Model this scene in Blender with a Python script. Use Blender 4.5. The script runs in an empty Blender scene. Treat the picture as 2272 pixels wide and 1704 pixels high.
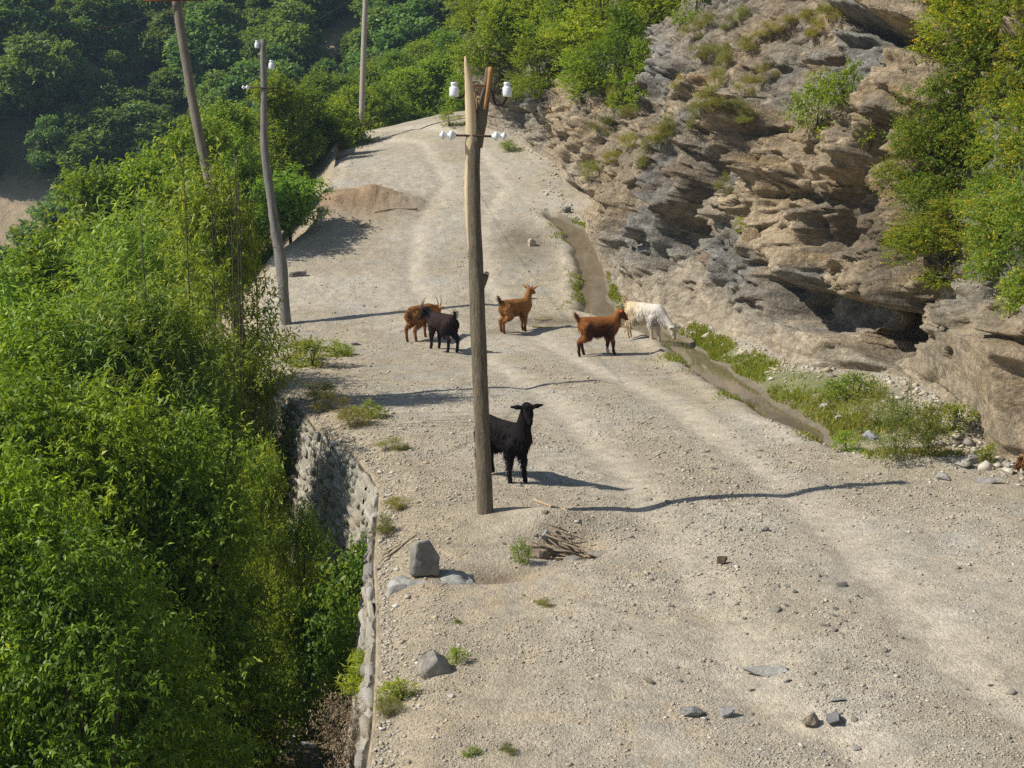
import bpy, bmesh, math, random
import numpy as np
from mathutils import Vector, Matrix

# ------------------------------------------------------------------ camera, sky, sun, exposure
scene = bpy.context.scene
PITCH = math.radians(12.0)
CAM_Z = 4.30
FPX = 2900.0                       # focal length in pixels of the 2272 px wide photograph
cam_data = bpy.data.cameras.new('camera')
cam_data.sensor_width = 36.0
cam_data.lens = 36.0 * FPX / 2272.0
cam_data.clip_start = 0.1
cam_data.clip_end = 2000.0
cam = bpy.data.objects.new('camera', cam_data)
scene.collection.objects.link(cam)
cam.location = (0, 0, CAM_Z)
cam.rotation_euler = (math.radians(90) - PITCH, 0, 0)
scene.camera = cam

SUN_EL = math.radians(44.0)
SUN_DIR = Vector((-math.cos(SUN_EL) * math.cos(math.radians(7)), -math.cos(SUN_EL) * math.sin(math.radians(7)), math.sin(SUN_EL)))  # towards the sun
world = bpy.data.worlds.new('World')
scene.world = world
world.use_nodes = True
wn = world.node_tree
sky = wn.nodes.new('ShaderNodeTexSky')
sky.sky_type = 'NISHITA'
sky.sun_disc = False
sky.sun_elevation = SUN_EL
sky.sun_rotation = math.atan2(SUN_DIR.x, SUN_DIR.y)
sky.air_density = 1.0
sky.dust_density = 0.6
sky.ozone_density = 1.0
bg = wn.nodes['Background']
bg.inputs['Strength'].default_value = 0.08
wn.links.new(sky.outputs[0], bg.inputs['Color'])
sun_data = bpy.data.lights.new('sun', 'SUN')
sun_data.energy = 4.2
sun_data.angle = math.radians(0.5)
sun_data.color = (1.0, 0.945, 0.84)
sun = bpy.data.objects.new('sun', sun_data)
scene.collection.objects.link(sun)
sun.rotation_euler = SUN_DIR.to_track_quat('Z', 'Y').to_euler()
scene.view_settings.view_transform = 'Standard'
scene.view_settings.look = 'None'
scene.view_settings.gamma = 1.0
scene.view_settings.use_curve_mapping = False
scene.view_settings.exposure = 0.38
scene.render.engine = 'CYCLES'
scene.cycles.max_bounces = 5
scene.cycles.diffuse_bounces = 3
scene.cycles.transmission_bounces = 3
scene.cycles.transparent_max_bounces = 4
scene.cycles.volume_bounces = 0
scene.cycles.use_denoising = False
scene.cycles.sample_clamp_indirect = 4.0

# ------------------------------------------------------------------ helpers
COL = scene.collection
rng = np.random.default_rng(7)
random.seed(7)
SP, CP = math.sin(PITCH), math.cos(PITCH)

def W(px, py, depth):
    """point of the place seen at photograph pixel (px, py) at a given depth"""
    X = (px - 1136.0) / FPX * depth
    yc = (852.0 - py) / FPX * depth
    return np.array([X, depth * CP + yc * SP, CAM_Z - depth * SP + yc * CP])

def project(P):
    P = np.asarray(P, float)
    z = P[..., 2] - CAM_Z
    d = P[..., 1] * CP - z * SP
    v = P[..., 1] * SP + z * CP
    d = np.maximum(d, 0.05)
    return 1136 + FPX * P[..., 0] / d, 852 - FPX * v / d, d

PROF = np.array([(-60, 1.5), (0, .1), (5, 0), (14.6, 0), (20, -.2), (23.5, -.42), (26, -.5), (28, -.46), (30, -.25), (34, .6), (39, 1.76), (46, 2.95), (53, 3.98), (56, 4.25), (62, 4.3), (90, 4.0)])
def zr(y):
    y = np.asarray(y, float)
    k = 0
    for o in (-1.2, -.6, 0, .6, 1.2):
        k = k + np.interp(y + o, PROF[:, 0], PROF[:, 1])
    return k / 5

def hit(px, py, dz=0.0):
    """where the sight line through a pixel meets the road level"""
    a = 4.0
    while a < 75:
        p = W(px, py, a)
        if p[2] <= zr(p[1]) + dz: break
        a += .1
    lo, hi = a - .1, a
    for _ in range(20):
        m = (lo + hi) / 2
        p = W(px, py, m)
        if p[2] <= zr(p[1]) + dz: hi = m
        else: lo = m
    return W(px, py, hi)

def smooth(a, b, x):
    t = np.clip((x - a) / (b - a), 0, 1)
    return t * t * (3 - 2 * t)

def _h(i, j, k, s):
    n = i.astype(np.uint32) * np.uint32(374761393) + j.astype(np.uint32) * np.uint32(668265263) + k.astype(np.uint32) * np.uint32(2147483647) + np.uint32((s * 974634777) & 0xFFFFFFFF)
    n = (n ^ (n >> np.uint32(13))) * np.uint32(1274126177)
    n = (n ^ (n >> np.uint32(16))) * np.uint32(2246822519)
    return n ^ (n >> np.uint32(15))

def hrand(i, j, k, s):
    return _h(i, j, k, s) / 4294967295.0

def vnoise(P, s=0):
    """smooth value noise, about -1..1"""
    F = np.floor(P); f = P - F; F = F.astype(np.int32)
    u = f * f * f * (f * (f * 6 - 15) + 10)
    r = 0
    for a in (0, 1):
        wa = u[:, 0] if a else 1 - u[:, 0]
        for b in (0, 1):
            wb = u[:, 1] if b else 1 - u[:, 1]
            for c in (0, 1):
                wc = u[:, 2] if c else 1 - u[:, 2]
                r = r + wa * wb * wc * hrand(F[:, 0] + a, F[:, 1] + b, F[:, 2] + c, s)
    return r * 2 - 1

def fbm(P, oct=4, s=0, gain=.5):
    r = 0; a = 1; t = 0
    for o in range(oct):
        r = r + a * vnoise(P * (2.03 ** o) + 17.3 * o, s + o)
        t += a; a *= gain
    return r / t

def facet(P, s=0, k=26.0):
    """blocky broken-rock noise: every cell is a tilted plane of its own, edges just rounded off"""
    F = np.floor(P).astype(np.int32); P = P.astype(np.float32)
    num = np.zeros(len(P), np.float32); den = np.full(len(P), 1e-12, np.float32)
    u10, u20, m10 = np.uint32(10), np.uint32(20), np.uint32(1023)
    for a in (-1, 0, 1):
        for b in (-1, 0, 1):
            for c in (-1, 0, 1):
                C = F + np.array([a, b, c], np.int32)
                h = _h(C[:, 0], C[:, 1], C[:, 2], s); g = _h(C[:, 0], C[:, 1], C[:, 2], s + 3)
                d0 = P[:, 0] - C[:, 0] - (h & m10) * np.float32(1 / 1023)
                d1 = P[:, 1] - C[:, 1] - ((h >> u10) & m10) * np.float32(1 / 1023)
                d2 = P[:, 2] - C[:, 2] - ((h >> u20) & m10) * np.float32(1 / 1023)
                w = np.exp(-k * np.minimum(d0 * d0 + d1 * d1 + d2 * d2, 3)).astype(np.float32)
                t = ((g & m10) * np.float32(1 / 1023) - .5) * 1.5 + d0 * (((g >> u10) & m10) * np.float32(1 / 1023) - .5) * 1.8 + d1 * (((g >> u20) & m10) * np.float32(1 / 1023) - .5) * 1.8 + d2 * ((h >> np.uint32(5) & m10) * np.float32(1 / 1023) - .5) * 1.8
                num += w * t; den += w
    return (num / den).astype(float)

def mk(name, V, F, mat=None, parent=None, col=None, smooth_shade=False, mesh_only=False):
    """one mesh object; F is an (n,3) or (n,4) array or a list of such arrays"""
    V = np.asarray(V, np.float32)
    Fs = [np.asarray(f, np.int32) for f in (F if isinstance(F, list) else [F])]
    Fs = [f for f in Fs if len(f)]
    me = bpy.data.meshes.new(name)
    me.vertices.add(len(V)); me.vertices.foreach_set('co', V.ravel())
    nl = sum(f.size for f in Fs); nf = sum(len(f) for f in Fs)
    me.loops.add(nl); me.loops.foreach_set('vertex_index', np.concatenate([f.ravel() for f in Fs]))
    me.polygons.add(nf)
    tot = np.concatenate([np.full(len(f), f.shape[1], np.int32) for f in Fs])
    st = np.concatenate([[0], np.cumsum(tot)[:-1]]).astype(np.int32)
    me.polygons.foreach_set('loop_start', st)
    me.polygons.foreach_set('loop_total', tot)
    if smooth_shade: me.polygons.foreach_set('use_smooth', np.ones(nf, bool))
    if col is not None:
        at = me.color_attributes.new('col', 'FLOAT_COLOR', 'POINT')
        c = np.ones((len(V), 4), np.float32); c[:, :3] = col
        at.data.foreach_set('color', c.ravel())
    me.update(calc_edges=True)
    if mat: me.materials.append(mat)
    if mesh_only: return me
    o = bpy.data.objects.new(name, me)
    COL.objects.link(o)
    if parent: o.parent = parent
    return o

def link(name, me, parent=None, loc=(0, 0, 0), rot=(0, 0, 0), scale=(1, 1, 1)):
    o = bpy.data.objects.new(name, me); COL.objects.link(o)
    o.location = loc; o.rotation_euler = rot; o.scale = scale
    if parent: o.parent = parent
    return o

def empty(name, loc=(0, 0, 0), rz=0.0, scale=1.0):
    o = bpy.data.objects.new(name, None); COL.objects.link(o)
    o.location = loc; o.rotation_euler = (0, 0, rz)
    o.scale = (scale,) * 3 if np.isscalar(scale) else scale
    o.empty_display_size = .1
    return o

def tag(o, label=None, cat=None, group=None, kind=None):
    if label: o['label'] = label
    if cat: o['category'] = cat
    if group: o['group'] = group
    if kind: o['kind'] = kind
    return o

def grid_faces(n, m):
    i = np.arange(n - 1)[:, None] * m + np.arange(m - 1)[None, :]
    return np.stack([i, i + 1, i + m + 1, i + m], -1).reshape(-1, 4)

def tube(path, rad, sides=8, cap=True, wob=0.0, seed=0):
    """tapered tube along a polyline"""
    path = np.asarray(path, float); n = len(path)
    rad = np.broadcast_to(np.asarray(rad, float), (n,))
    t = np.gradient(path, axis=0); t /= np.linalg.norm(t, axis=1)[:, None] + 1e-9
    ref = np.array([0.0, 1, 0]) if abs(t[0][1]) < .8 else np.array([1.0, 0, 0])
    V = []
    r_ = np.random.default_rng(seed)
    ph = r_.random(4) * 6.28
    for i in range(n):
        a = np.cross(t[i], ref); a /= np.linalg.norm(a) + 1e-9
        b = np.cross(t[i], a)
        an = np.arange(sides) / sides * 2 * math.pi
        rr = rad[i] * (1 + wob * (np.sin(2 * an + ph[0] + i * .35) * .5 + np.sin(3 * an + ph[1] - i * .5) * .3 + r_.normal(0, .35, sides)))
        V.append(path[i] + np.cos(an)[:, None] * a * rr[:, None] + np.sin(an)[:, None] * b * rr[:, None])
    V = np.concatenate(V)
    F = []
    for i in range(n - 1):
        k = np.arange(sides); k2 = (k + 1) % sides
        F.append(np.stack([i * sides + k, i * sides + k2, (i + 1) * sides + k2, (i + 1) * sides + k], 1))
    F = np.concatenate(F)
    out = [F]
    if cap:
        V = np.concatenate([V, path[:1], path[-1:]])
        k = np.arange(sides); k2 = (k + 1) % sides
        out.append(np.concatenate([np.stack([k2, k, np.full(sides, len(V) - 2)], 1), np.stack([(n - 1) * sides + k, (n - 1) * sides + k2, np.full(sides, len(V) - 1)], 1)]))
    return V, out

def join(parts):
    """join (V, [F...]) pieces"""
    V = []; Q = []; T = []; o = 0
    for v, fs in parts:
        V.append(v)
        for f in (fs if isinstance(fs, list) else [fs]):
            f = np.asarray(f)
            (Q if f.shape[1] == 4 else T).append(f + o)
        o += len(v)
    out = []
    if Q: out.append(np.concatenate(Q))
    if T: out.append(np.concatenate(T))
    return np.concatenate(V), out

# ------------------------------------------------------------------ materials
def mat_new(name):
    m = bpy.data.materials.new(name); m.use_nodes = True
    nt = m.node_tree; nt.nodes.clear()
    out = nt.nodes.new('ShaderNodeOutputMaterial')
    return m, nt, out

def N(nt, typ, **kw):
    n = nt.nodes.new(typ)
    for k, v in kw.items():
        if k.startswith('_'): setattr(n, k[1:], v)
        else: n.inputs[k.replace('__', ' ')].default_value = v
    return n

def mat_attr(name, rough=.9, spec=.2, noise_scale=30.0, noise_amt=.35, bump_scale=60.0, bump=.3, bump_dist=.02, tint=(1, 1, 1), stretch=None, metallic=0.0, base=None, voro=()):
    """colour from the piece's own colour attribute (or a base colour), varied by noise, with fine relief"""
    m, nt, out = mat_new(name)
    b = N(nt, 'ShaderNodeBsdfPrincipled', Roughness=rough, Metallic=metallic)
    b.inputs['Specular IOR Level'].default_value = spec
    tc = N(nt, 'ShaderNodeTexCoord')
    vec = tc.outputs['Object']
    if stretch:
        mp = N(nt, 'ShaderNodeMapping'); mp.inputs['Scale'].default_value = stretch
        nt.links.new(vec, mp.inputs['Vector']); vec = mp.outputs[0]
    n1 = N(nt, 'ShaderNodeTexNoise', Scale=noise_scale, Detail=5.0, Roughness=.65)
    nt.links.new(vec, n1.inputs['Vector'])
    mr = N(nt, 'ShaderNodeMapRange')
    mr.inputs['From Min'].default_value = .25; mr.inputs['From Max'].default_value = .75
    mr.inputs['To Min'].default_value = 1 - noise_amt; mr.inputs['To Max'].default_value = 1 + noise_amt
    nt.links.new(n1.outputs['Fac'], mr.inputs['Value'])
    mul = N(nt, 'ShaderNodeVectorMath', _operation='SCALE')
    if base is None:
        at = N(nt, 'ShaderNodeAttribute', _attribute_name='col')
        nt.links.new(at.outputs['Color'], mul.inputs[0])
    else:
        mul.inputs[0].default_value = base
    nt.links.new(mr.outputs[0], mul.inputs['Scale'])
    colour = mul.outputs[0]
    vheight = []; vwarp = None
    for (sc, amt, kind, wt) in voro:      # broken pieces: every cell has a tone of its own, joints are recessed
        if kind == 'gravel':
            vsock = vec
        else:
            if vwarp is None:
                vmap = N(nt, 'ShaderNodeVectorMath', _operation='ADD')
                wn_ = N(nt, 'ShaderNodeTexNoise', Scale=2.2, Detail=1.0)
                nt.links.new(vec, wn_.inputs['Vector'])
                ws = N(nt, 'ShaderNodeVectorMath', _operation='SCALE'); ws.inputs['Scale'].default_value = .22
                nt.links.new(wn_.outputs['Color'], ws.inputs[0])
                nt.links.new(vec, vmap.inputs[0]); nt.links.new(ws.outputs[0], vmap.inputs[1])
                vmp = N(nt, 'ShaderNodeMapping'); vmp.inputs['Rotation'].default_value = (0, .7, 0); vmp.inputs['Scale'].default_value = (1, 1, 1.7)
                nt.links.new(vmap.outputs[0], vmp.inputs['Vector']); vwarp = vmp.outputs[0]
            vsock = vwarp
        vo = N(nt, 'ShaderNodeTexVoronoi', Scale=sc)
        nt.links.new(vsock, vo.inputs['Vector'])
        sep = N(nt, 'ShaderNodeSeparateColor'); nt.links.new(vo.outputs['Color'], sep.inputs[0])
        m2 = N(nt, 'ShaderNodeMapRange'); m2.inputs['To Min'].default_value = 1 - amt; m2.inputs['To Max'].default_value = 1 + amt
        nt.links.new(sep.outputs[0], m2.inputs['Value'])
        ml = N(nt, 'ShaderNodeVectorMath', _operation='SCALE')
        nt.links.new(colour, ml.inputs[0]); nt.links.new(m2.outputs[0], ml.inputs['Scale']); colour = ml.outputs[0]
        if kind == 'gravel':
            vheight.append((vo.outputs['Distance'], -wt))
        else:
            vheight.append((vo.outputs['Distance'], -wt * .7)); vheight.append((sep.outputs[1], wt * 1.1))
    nt.links.new(colour, b.inputs['Base Color'])
    if bump:
        n2 = N(nt, 'ShaderNodeTexNoise', Scale=bump_scale, Detail=6.0, Roughness=.7)
        nt.links.new(vec, n2.inputs['Vector'])
        bp = N(nt, 'ShaderNodeBump', Strength=bump, Distance=bump_dist)
        hsock = n2.outputs['Fac']
        for sock, wt in vheight:
            ma = N(nt, 'ShaderNodeMath', _operation='MULTIPLY_ADD'); ma.inputs[1].default_value = wt
            nt.links.new(sock, ma.inputs[0]); nt.links.new(hsock, ma.inputs[2]); hsock = ma.outputs[0]
        nt.links.new(hsock, bp.inputs['Height'])
        nt.links.new(bp.outputs[0], b.inputs['Normal'])
    nt.links.new(b.outputs[0], out.inputs['Surface'])
    return m

def mat_leaf(name, rough=.5, trans=.42, vary=.22):
    m, nt, out = mat_new(name)
    at = N(nt, 'ShaderNodeAttribute', _attribute_name='col')
    oi = N(nt, 'ShaderNodeObjectInfo')
    mr = N(nt, 'ShaderNodeMapRange')
    mr.inputs['To Min'].default_value = 1 - vary; mr.inputs['To Max'].default_value = 1 + vary
    nt.links.new(oi.outputs['Random'], mr.inputs['Value'])
    hue = N(nt, 'ShaderNodeMath', _operation='FRACT'); h10 = N(nt, 'ShaderNodeMath', _operation='MULTIPLY'); h10.inputs[1].default_value = 7.31
    nt.links.new(oi.outputs['Random'], h10.inputs[0]); nt.links.new(h10.outputs[0], hue.inputs[0])
    hm = N(nt, 'ShaderNodeMix', _data_type='VECTOR'); hm.inputs[4].default_value = (.86, 1.0, 1.05); hm.inputs[5].default_value = (1.14, 1.06, .8)
    nt.links.new(hue.outputs[0], hm.inputs[0])
    mul0 = N(nt, 'ShaderNodeVectorMath', _operation='MULTIPLY')
    nt.links.new(at.outputs['Color'], mul0.inputs[0]); nt.links.new(hm.outputs[1], mul0.inputs[1])
    mul = N(nt, 'ShaderNodeVectorMath', _operation='SCALE')
    nt.links.new(mul0.outputs[0], mul.inputs[0]); nt.links.new(mr.outputs[0], mul.inputs['Scale'])
    b = N(nt, 'ShaderNodeBsdfPrincipled', Roughness=rough)
    b.inputs['Specular IOR Level'].default_value = .35
    nt.links.new(mul.outputs[0], b.inputs['Base Color'])
    tr = N(nt, 'ShaderNodeBsdfTranslucent')
    sc = N(nt, 'ShaderNodeVectorMath', _operation='MULTIPLY'); sc.inputs[1].default_value = (1.5, 1.35, .5)
    nt.links.new(mul.outputs[0], sc.inputs[0]); nt.links.new(sc.outputs[0], tr.inputs['Color'])
    mx = N(nt, 'ShaderNodeMixShader', Fac=trans)
    nt.links.new(b.outputs[0], mx.inputs[1]); nt.links.new(tr.outputs[0], mx.inputs[2])
    nt.links.new(mx.outputs[0], out.inputs['Surface'])
    return m

M = {}
M['ground'] = mat_attr('gravel_ground', noise_scale=9, noise_amt=.2, bump_scale=60, bump=.8, bump_dist=.018, voro=((34, .10, 'gravel', .55), (85, .15, 'gravel', .5)))
M['earth'] = mat_attr('ravine_earth', noise_scale=6, noise_amt=.4, bump_scale=15, bump=.6, bump_dist=.08)
M['rock'] = mat_attr('cliff_rock', noise_scale=6, noise_amt=.42, bump_scale=16, bump=1.0, bump_dist=.10, voro=((3.2, .13, 'rock', .5), (10, .15, 'rock', .3)))
M['stone'] = mat_attr('loose_stone', noise_scale=11, noise_amt=.34, bump_scale=45, bump=.8, bump_dist=.02, voro=((9, .12, 'rock', .3),))
M['hill'] = mat_attr('hill_soil', noise_scale=.8, noise_amt=.35, bump_scale=2, bump=.5, bump_dist=.3)
M['leaf'] = mat_leaf('leaf')
M['bark'] = mat_attr('bark', noise_scale=25, noise_amt=.35, bump_scale=60, bump=.6, bump_dist=.02, base=(.09, .07, .05), stretch=(1, 1, .2))
# ------------------------------------------------------------------ plan of the place
def plan(pts):
    """pixel points on the road level -> X as a function of Y"""
    A = []
    for p in pts:
        q = hit(p[0], p[1], p[2] if len(p) > 2 else 0)
        A.append((q[1], q[0]))
    A.sort()
    return A
LEFT = [(0, -.6), (4, -.75)] + plan([(815, 1690), (830, 1590), (838, 1450), (840, 1330), (832, 1230), (846, 1060), (795, 1000), (700, 925), (600, 845)]) + plan([(575, 760), (585, 640), (600, 560), (700, 492), (722, 440), (745, 350)])
LEFT += [(46.5, -6.2), (48.6, -6.4), (50.5, -6.6), (54, -6.9), (60, -7.5), (90, -9)]
LEFT.sort()
LEFT = np.array(LEFT)
RIGHT = plan([(1240, 372), (1250, 420), (1275, 470), (1310, 530), (1348, 620), (1410, 690), (1535, 735), (1660, 795), (1790, 850), (2010, 880), (2160, 975), (2225, 1030), (2340, 1062)])
RIGHT += [(12.2, 8.4), (9, 9.2), (4, 10.5), (-10, 13), (-60, 18), (44.6, .9), (47.2, .2), (50, -1.1), (52.2, -1.65), (53.5, -1.3), (55, .4), (58, 4), (64, 9), (90, 22)]
RIGHT.sort()
RIGHT = np.array(RIGHT)
def Lx(y): return np.interp(y, LEFT[:, 0], LEFT[:, 1])
def Rx(y): return np.interp(y, RIGHT[:, 0], RIGHT[:, 1])

# water running along the foot of the cliff: both banks as pixel points
WB_L = plan([(1213, 478), (1262, 520), (1288, 580), (1286, 640), (1300, 690), (1375, 712), (1470, 752), (1520, 795), (1585, 850), (1700, 920), (1785, 962), (1852, 992)])
WB_R = plan([(1228, 472), (1318, 520), (1340, 575), (1342, 640), (1358, 682), (1440, 715), (1530, 752), (1600, 805), (1655, 845), (1728, 890), (1805, 938), (1868, 985)])
WBL = np.array(WB_L); WBR = np.array(WB_R)
WBL = np.stack([np.linspace(WBL[0, 0], WBL[-1, 0], 160), np.interp(np.linspace(WBL[0, 0], WBL[-1, 0], 160), WBL[:, 0], WBL[:, 1])], 1)
WBR = np.stack([np.linspace(WBR[0, 0], WBR[-1, 0], 160), np.interp(np.linspace(WBR[0, 0], WBR[-1, 0], 160), WBR[:, 0], WBR[:, 1])], 1)
WBL[:, 1] += .13 * fbm(np.stack([WBL[:, 0] * 1.6, 0 * WBL[:, 0], 0 * WBL[:, 0]], 1), 3, 41) - .03
WBR[:, 1] += .16 * fbm(np.stack([WBR[:, 0] * 1.4, 0 * WBR[:, 0] + 5.5, 0 * WBR[:, 0]], 1), 3, 43) + .06
WY0, WY1 = max(WBL[0, 0], WBR[0, 0]), min(WBL[-1, 0], WBR[-1, 0])
def wl(y): return np.interp(y, WBL[:, 0], WBL[:, 1])
def wr(y): return np.interp(y, WBR[:, 0], WBR[:, 1])

def bump_at(x, y, c, rx, ry, h, rot=0):
    dx, dy = x - c[0], y - c[1]
    a = dx * math.cos(rot) + dy * math.sin(rot); b = -dx * math.sin(rot) + dy * math.cos(rot)
    return h * np.exp(-(a / rx) ** 2 - (b / ry) ** 2)

PB = hit(1075, 1158)               # foot of the broken pole
MOUND = hit(800, 470)
HOLE = hit(1262, 1212)
HOLE2 = hit(1110, 1265)
MSTONE = hit(940, 1268)

def road_z(x, y):
    x = np.asarray(x, float); y = np.asarray(y, float)
    z = zr(y) - .85 * smooth(-1.5, -6.8, x) * smooth(42, 50, y)
    sh = np.shape(x)
    P = np.stack([np.ravel(x), np.ravel(y), np.zeros(x.size)], 1)
    z = z + (.035 * fbm(P * .55, 3, 3) + .016 * fbm(P * 2.3, 3, 5) + .007 * fbm(P * 7, 2, 9)).reshape(sh)
    # mound and washed-out hole by the pole
    z = z + bump_at(x, y, (PB[0] + .12, PB[1] + .1), .75, .5, .10)
    z = z + bump_at(x, y, (HOLE[0] - .16, HOLE[1] + .62), .42, .3, .16)
    z = z - bump_at(x, y, (HOLE[0] - .02, HOLE[1] + .08), .33, .24, .30)
    z = z - bump_at(x, y, (HOLE2[0], HOLE2[1]), .5, .2, .14, .25)
    # heap of earth on the left verge beyond the second pole
    z = z + bump_at(x, y, (MOUND[0] - .7, MOUND[1] + .5), 1.7, 1.1, .48, .2) + bump_at(x, y, (MOUND[0] + .7, MOUND[1] + .75), .8, .6, .2) + bump_at(x, y, (MOUND[0] + .2, MOUND[1] + .5), 1.6, 1.1, .13, .2) * fbm(P * 2.2, 4, 77).reshape(sh)
    # ditch with its banks, the grassy bench beyond it and the scree towards the cliff
    a, b = wl(y), wr(y)
    inr = smooth(WY0 - .6, WY0 + .3, y) * (1 - smooth(WY1 - .3, WY1 + .8, y))
    mid = (a + b) / 2; hw = (b - a) / 2
    dd = np.abs(x - mid) - hw
    z = z - inr * .17 * (1 - smooth(-.25, .14, dd))
    z = z + inr * .06 * np.exp(-((dd - .28) / .18) ** 2) * (x < mid)
    r = Rx(y)
    bench = smooth(0, 1, (x - b) / np.maximum(r - b, .3)) * (x > b)
    z = z + inr * .28 * bench * (y < 27.5)
    # low berm of stones where the ditch ends, right foreground
    z = z + bump_at(x, y, (5.1, 15.7), 1.5, .25, .10, -.1)
    # tyre tracks
    for off, dp in ((-1.0, .05), (.75, .05)):
        c = track_x(y) + off
        z = z - dp * np.exp(-((x - c) / .26) ** 2)
    z = z + .05 * np.exp(-((x - track_x(y) + .12) / .5) ** 2) * smooth(15, 9, y)
    # verge rolls off at the left edge
    l = Lx(y)
    z = z - .10 * (1 - smooth(0, .5, x - l))
    # crest: beyond the bend the road falls away behind the corner
    return z

TRK = np.array(sorted([(hit(*p)[1], hit(*p)[0]) for p in [(1980, 1560), (1760, 1280), (1560, 1050), (1330, 870), (1140, 770), (1000, 620), (1000, 500), (1060, 410)]] + [(48, -2.4), (52, -4.5), (0, 9), (60, -12)]))
def track_x(y): return np.interp(y, TRK[:, 0], TRK[:, 1])

def wallz(y):
    return zr(y)

# ravine on the left: floor level and bank
def ravine_z(x, y):
    x = np.asarray(x, float); y = np.asarray(y, float)
    l = Lx(y)
    t = l - x                                   # metres left of the road edge
    top = zr(y) - .12
    fl = -3.1 - .03 * np.clip(y - 10, -10, 40) - .10 * np.clip(t - 4, 0, 20) - .35 * np.clip(t - 24, 0, 20)
    wallp = smooth(23.6, 22.2, y)               # masonry holds the near edge: the ground behind it drops sheer
    steep = top - np.clip(t - .02, 0, None) * 14
    bank = top - 1.05 * np.clip(t, 0, None)
    z = np.maximum(wallp * steep + (1 - wallp) * bank, fl)
    sh = x.shape
    P = np.stack([x.ravel(), y.ravel(), np.zeros(x.size)], 1)
    n = (.16 * fbm(P * .8, 4, 31) + .05 * fbm(P * 4, 3, 33)).reshape(sh)
    return z + n * smooth(0, .8, t) - .15 * np.exp(-((t - 1.0) / .4) ** 2) * wallp

def ground_z(x, y):
    return np.where(x >= Lx(y), road_z(x, y), ravine_z(x, y))

# ------------------------------------------------------------------ road
def road_mesh():
    ys = [-30.0, -12, -3, 2, 5]
    y = 6.0
    while y < 62:
        ys.append(y); y += .010 * (y / 8) ** 1.15 * 2.1
    ys += [64, 70, 80, 90]
    ys = np.array(ys)
    m = 340
    t = np.linspace(0, 1, m)
    X = Lx(ys)[:, None] * (1 - t) + (Rx(ys)[:, None] + np.interp(ys, [0, 10, 20, 60], [4, 2.0, 1.2, 1.2])[:, None]) * t
    Y = np.repeat(ys[:, None], m, 1)
    Z = road_z(X, Y)
    Z = Z - smooth(54.5, 60, Y) * 1.5
    P = np.stack([X.ravel(), Y.ravel(), Z.ravel()], 1)
    # earth colours
    x, y = P[:, 0], P[:, 1]
    Q = np.stack([x, y, 0 * x], 1)
    tan = np.array([.40, .342, .25]); pale = np.array([.465, .408, .318]); grey = np.array([.37, .34, .28]); ochre = np.array([.43, .325, .19]); brown = np.array([.30, .225, .14])
    n1 = fbm(Q * .45, 4, 51)[:, None]; n2 = fbm(Q * 1.6, 4, 55)[:, None]; n3 = fbm(Q * 6, 3, 58)[:, None]
    c = tan + (pale - tan) * smooth(-.2, .4, n1) + (grey - tan) * .7 * smooth(0, .45, n2)
    tr = np.exp(-((x - track_x(y) + 1.0) / .38) ** 2) + np.exp(-((x - track_x(y) - .75) / .38) ** 2)
    c = c + (pale * 1.06 - c) * (.85 * np.clip(tr, 0, 1))[:, None]
    nearl = smooth(1.9, .3, x - Lx(y)) * (y < 24)
    c = c + (np.array([.37, .30, .20]) - c) * (.65 * nearl)[:, None]
    c = c + (ochre - c) * (.55 * smooth(.05, .5, n2 + .4 * n3) * smooth(16, 11, y)[:, None] * smooth(2.5, .5, np.abs(x - .3))[:, None])
    md = np.exp(-((x - MOUND[0] + .4) / 1.8) ** 2 - ((y - MOUND[1] - .45) / 1.1) ** 2)
    c = c + (np.array([.345, .235, .135]) - c) * np.clip(1.2 * md, 0, .9)[:, None]
    hl = bump_at(x, y, (HOLE[0], HOLE[1] + .1), .4, .3, 1) + bump_at(x, y, (HOLE2[0], HOLE2[1]), .5, .22, .8, .25)
    c = c + (np.array([.27, .20, .125]) - c) * np.clip(hl, 0, .85)[:, None]
    # damp mud by the water
    a, b = wl(y), wr(y)
    inr = smooth(WY0 - .6, WY0 + .3, y) * (1 - smooth(WY1 - .3, WY1 + .8, y))
    dd = np.abs(x - (a + b) / 2) - (b - a) / 2
    wet = inr * (1 - smooth(.0, .22, dd + .12 * n2[:, 0]))
    for q, rx, ry, am in ((hit(1160, 530), .9, 1.6, .75), (hit(1215, 710), .9, .45, .9), (hit(1110, 735), .5, .3, .6)):
        wet = np.maximum(wet, am * np.exp(-((x - q[0]) / rx) ** 2 - ((y - q[1]) / ry) ** 2) * (1 + n2[:, 0]))
    c = c + (np.array([.17, .14, .095]) - c) * np.clip(wet, 0, .9)[:, None]
    gb = inr * smooth(0, .15, x - b) * (1 - smooth(.5, .95, (x - b) / np.maximum(Rx(y) - b, .3))) * (y < 27)
    c = c + (np.array([.19, .20, .08]) - c) * np.clip(1.0 * gb * (1 + n2[:, 0]), 0, .9)[:, None]
    c = c * (1 + .22 * n3)
    o = mk('road', P, grid_faces(len(ys), m), M['ground'], col=np.clip(c, .02, .8), smooth_shade=True)
    tag(o, kind='structure')
    return o
road = road_mesh()

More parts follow.
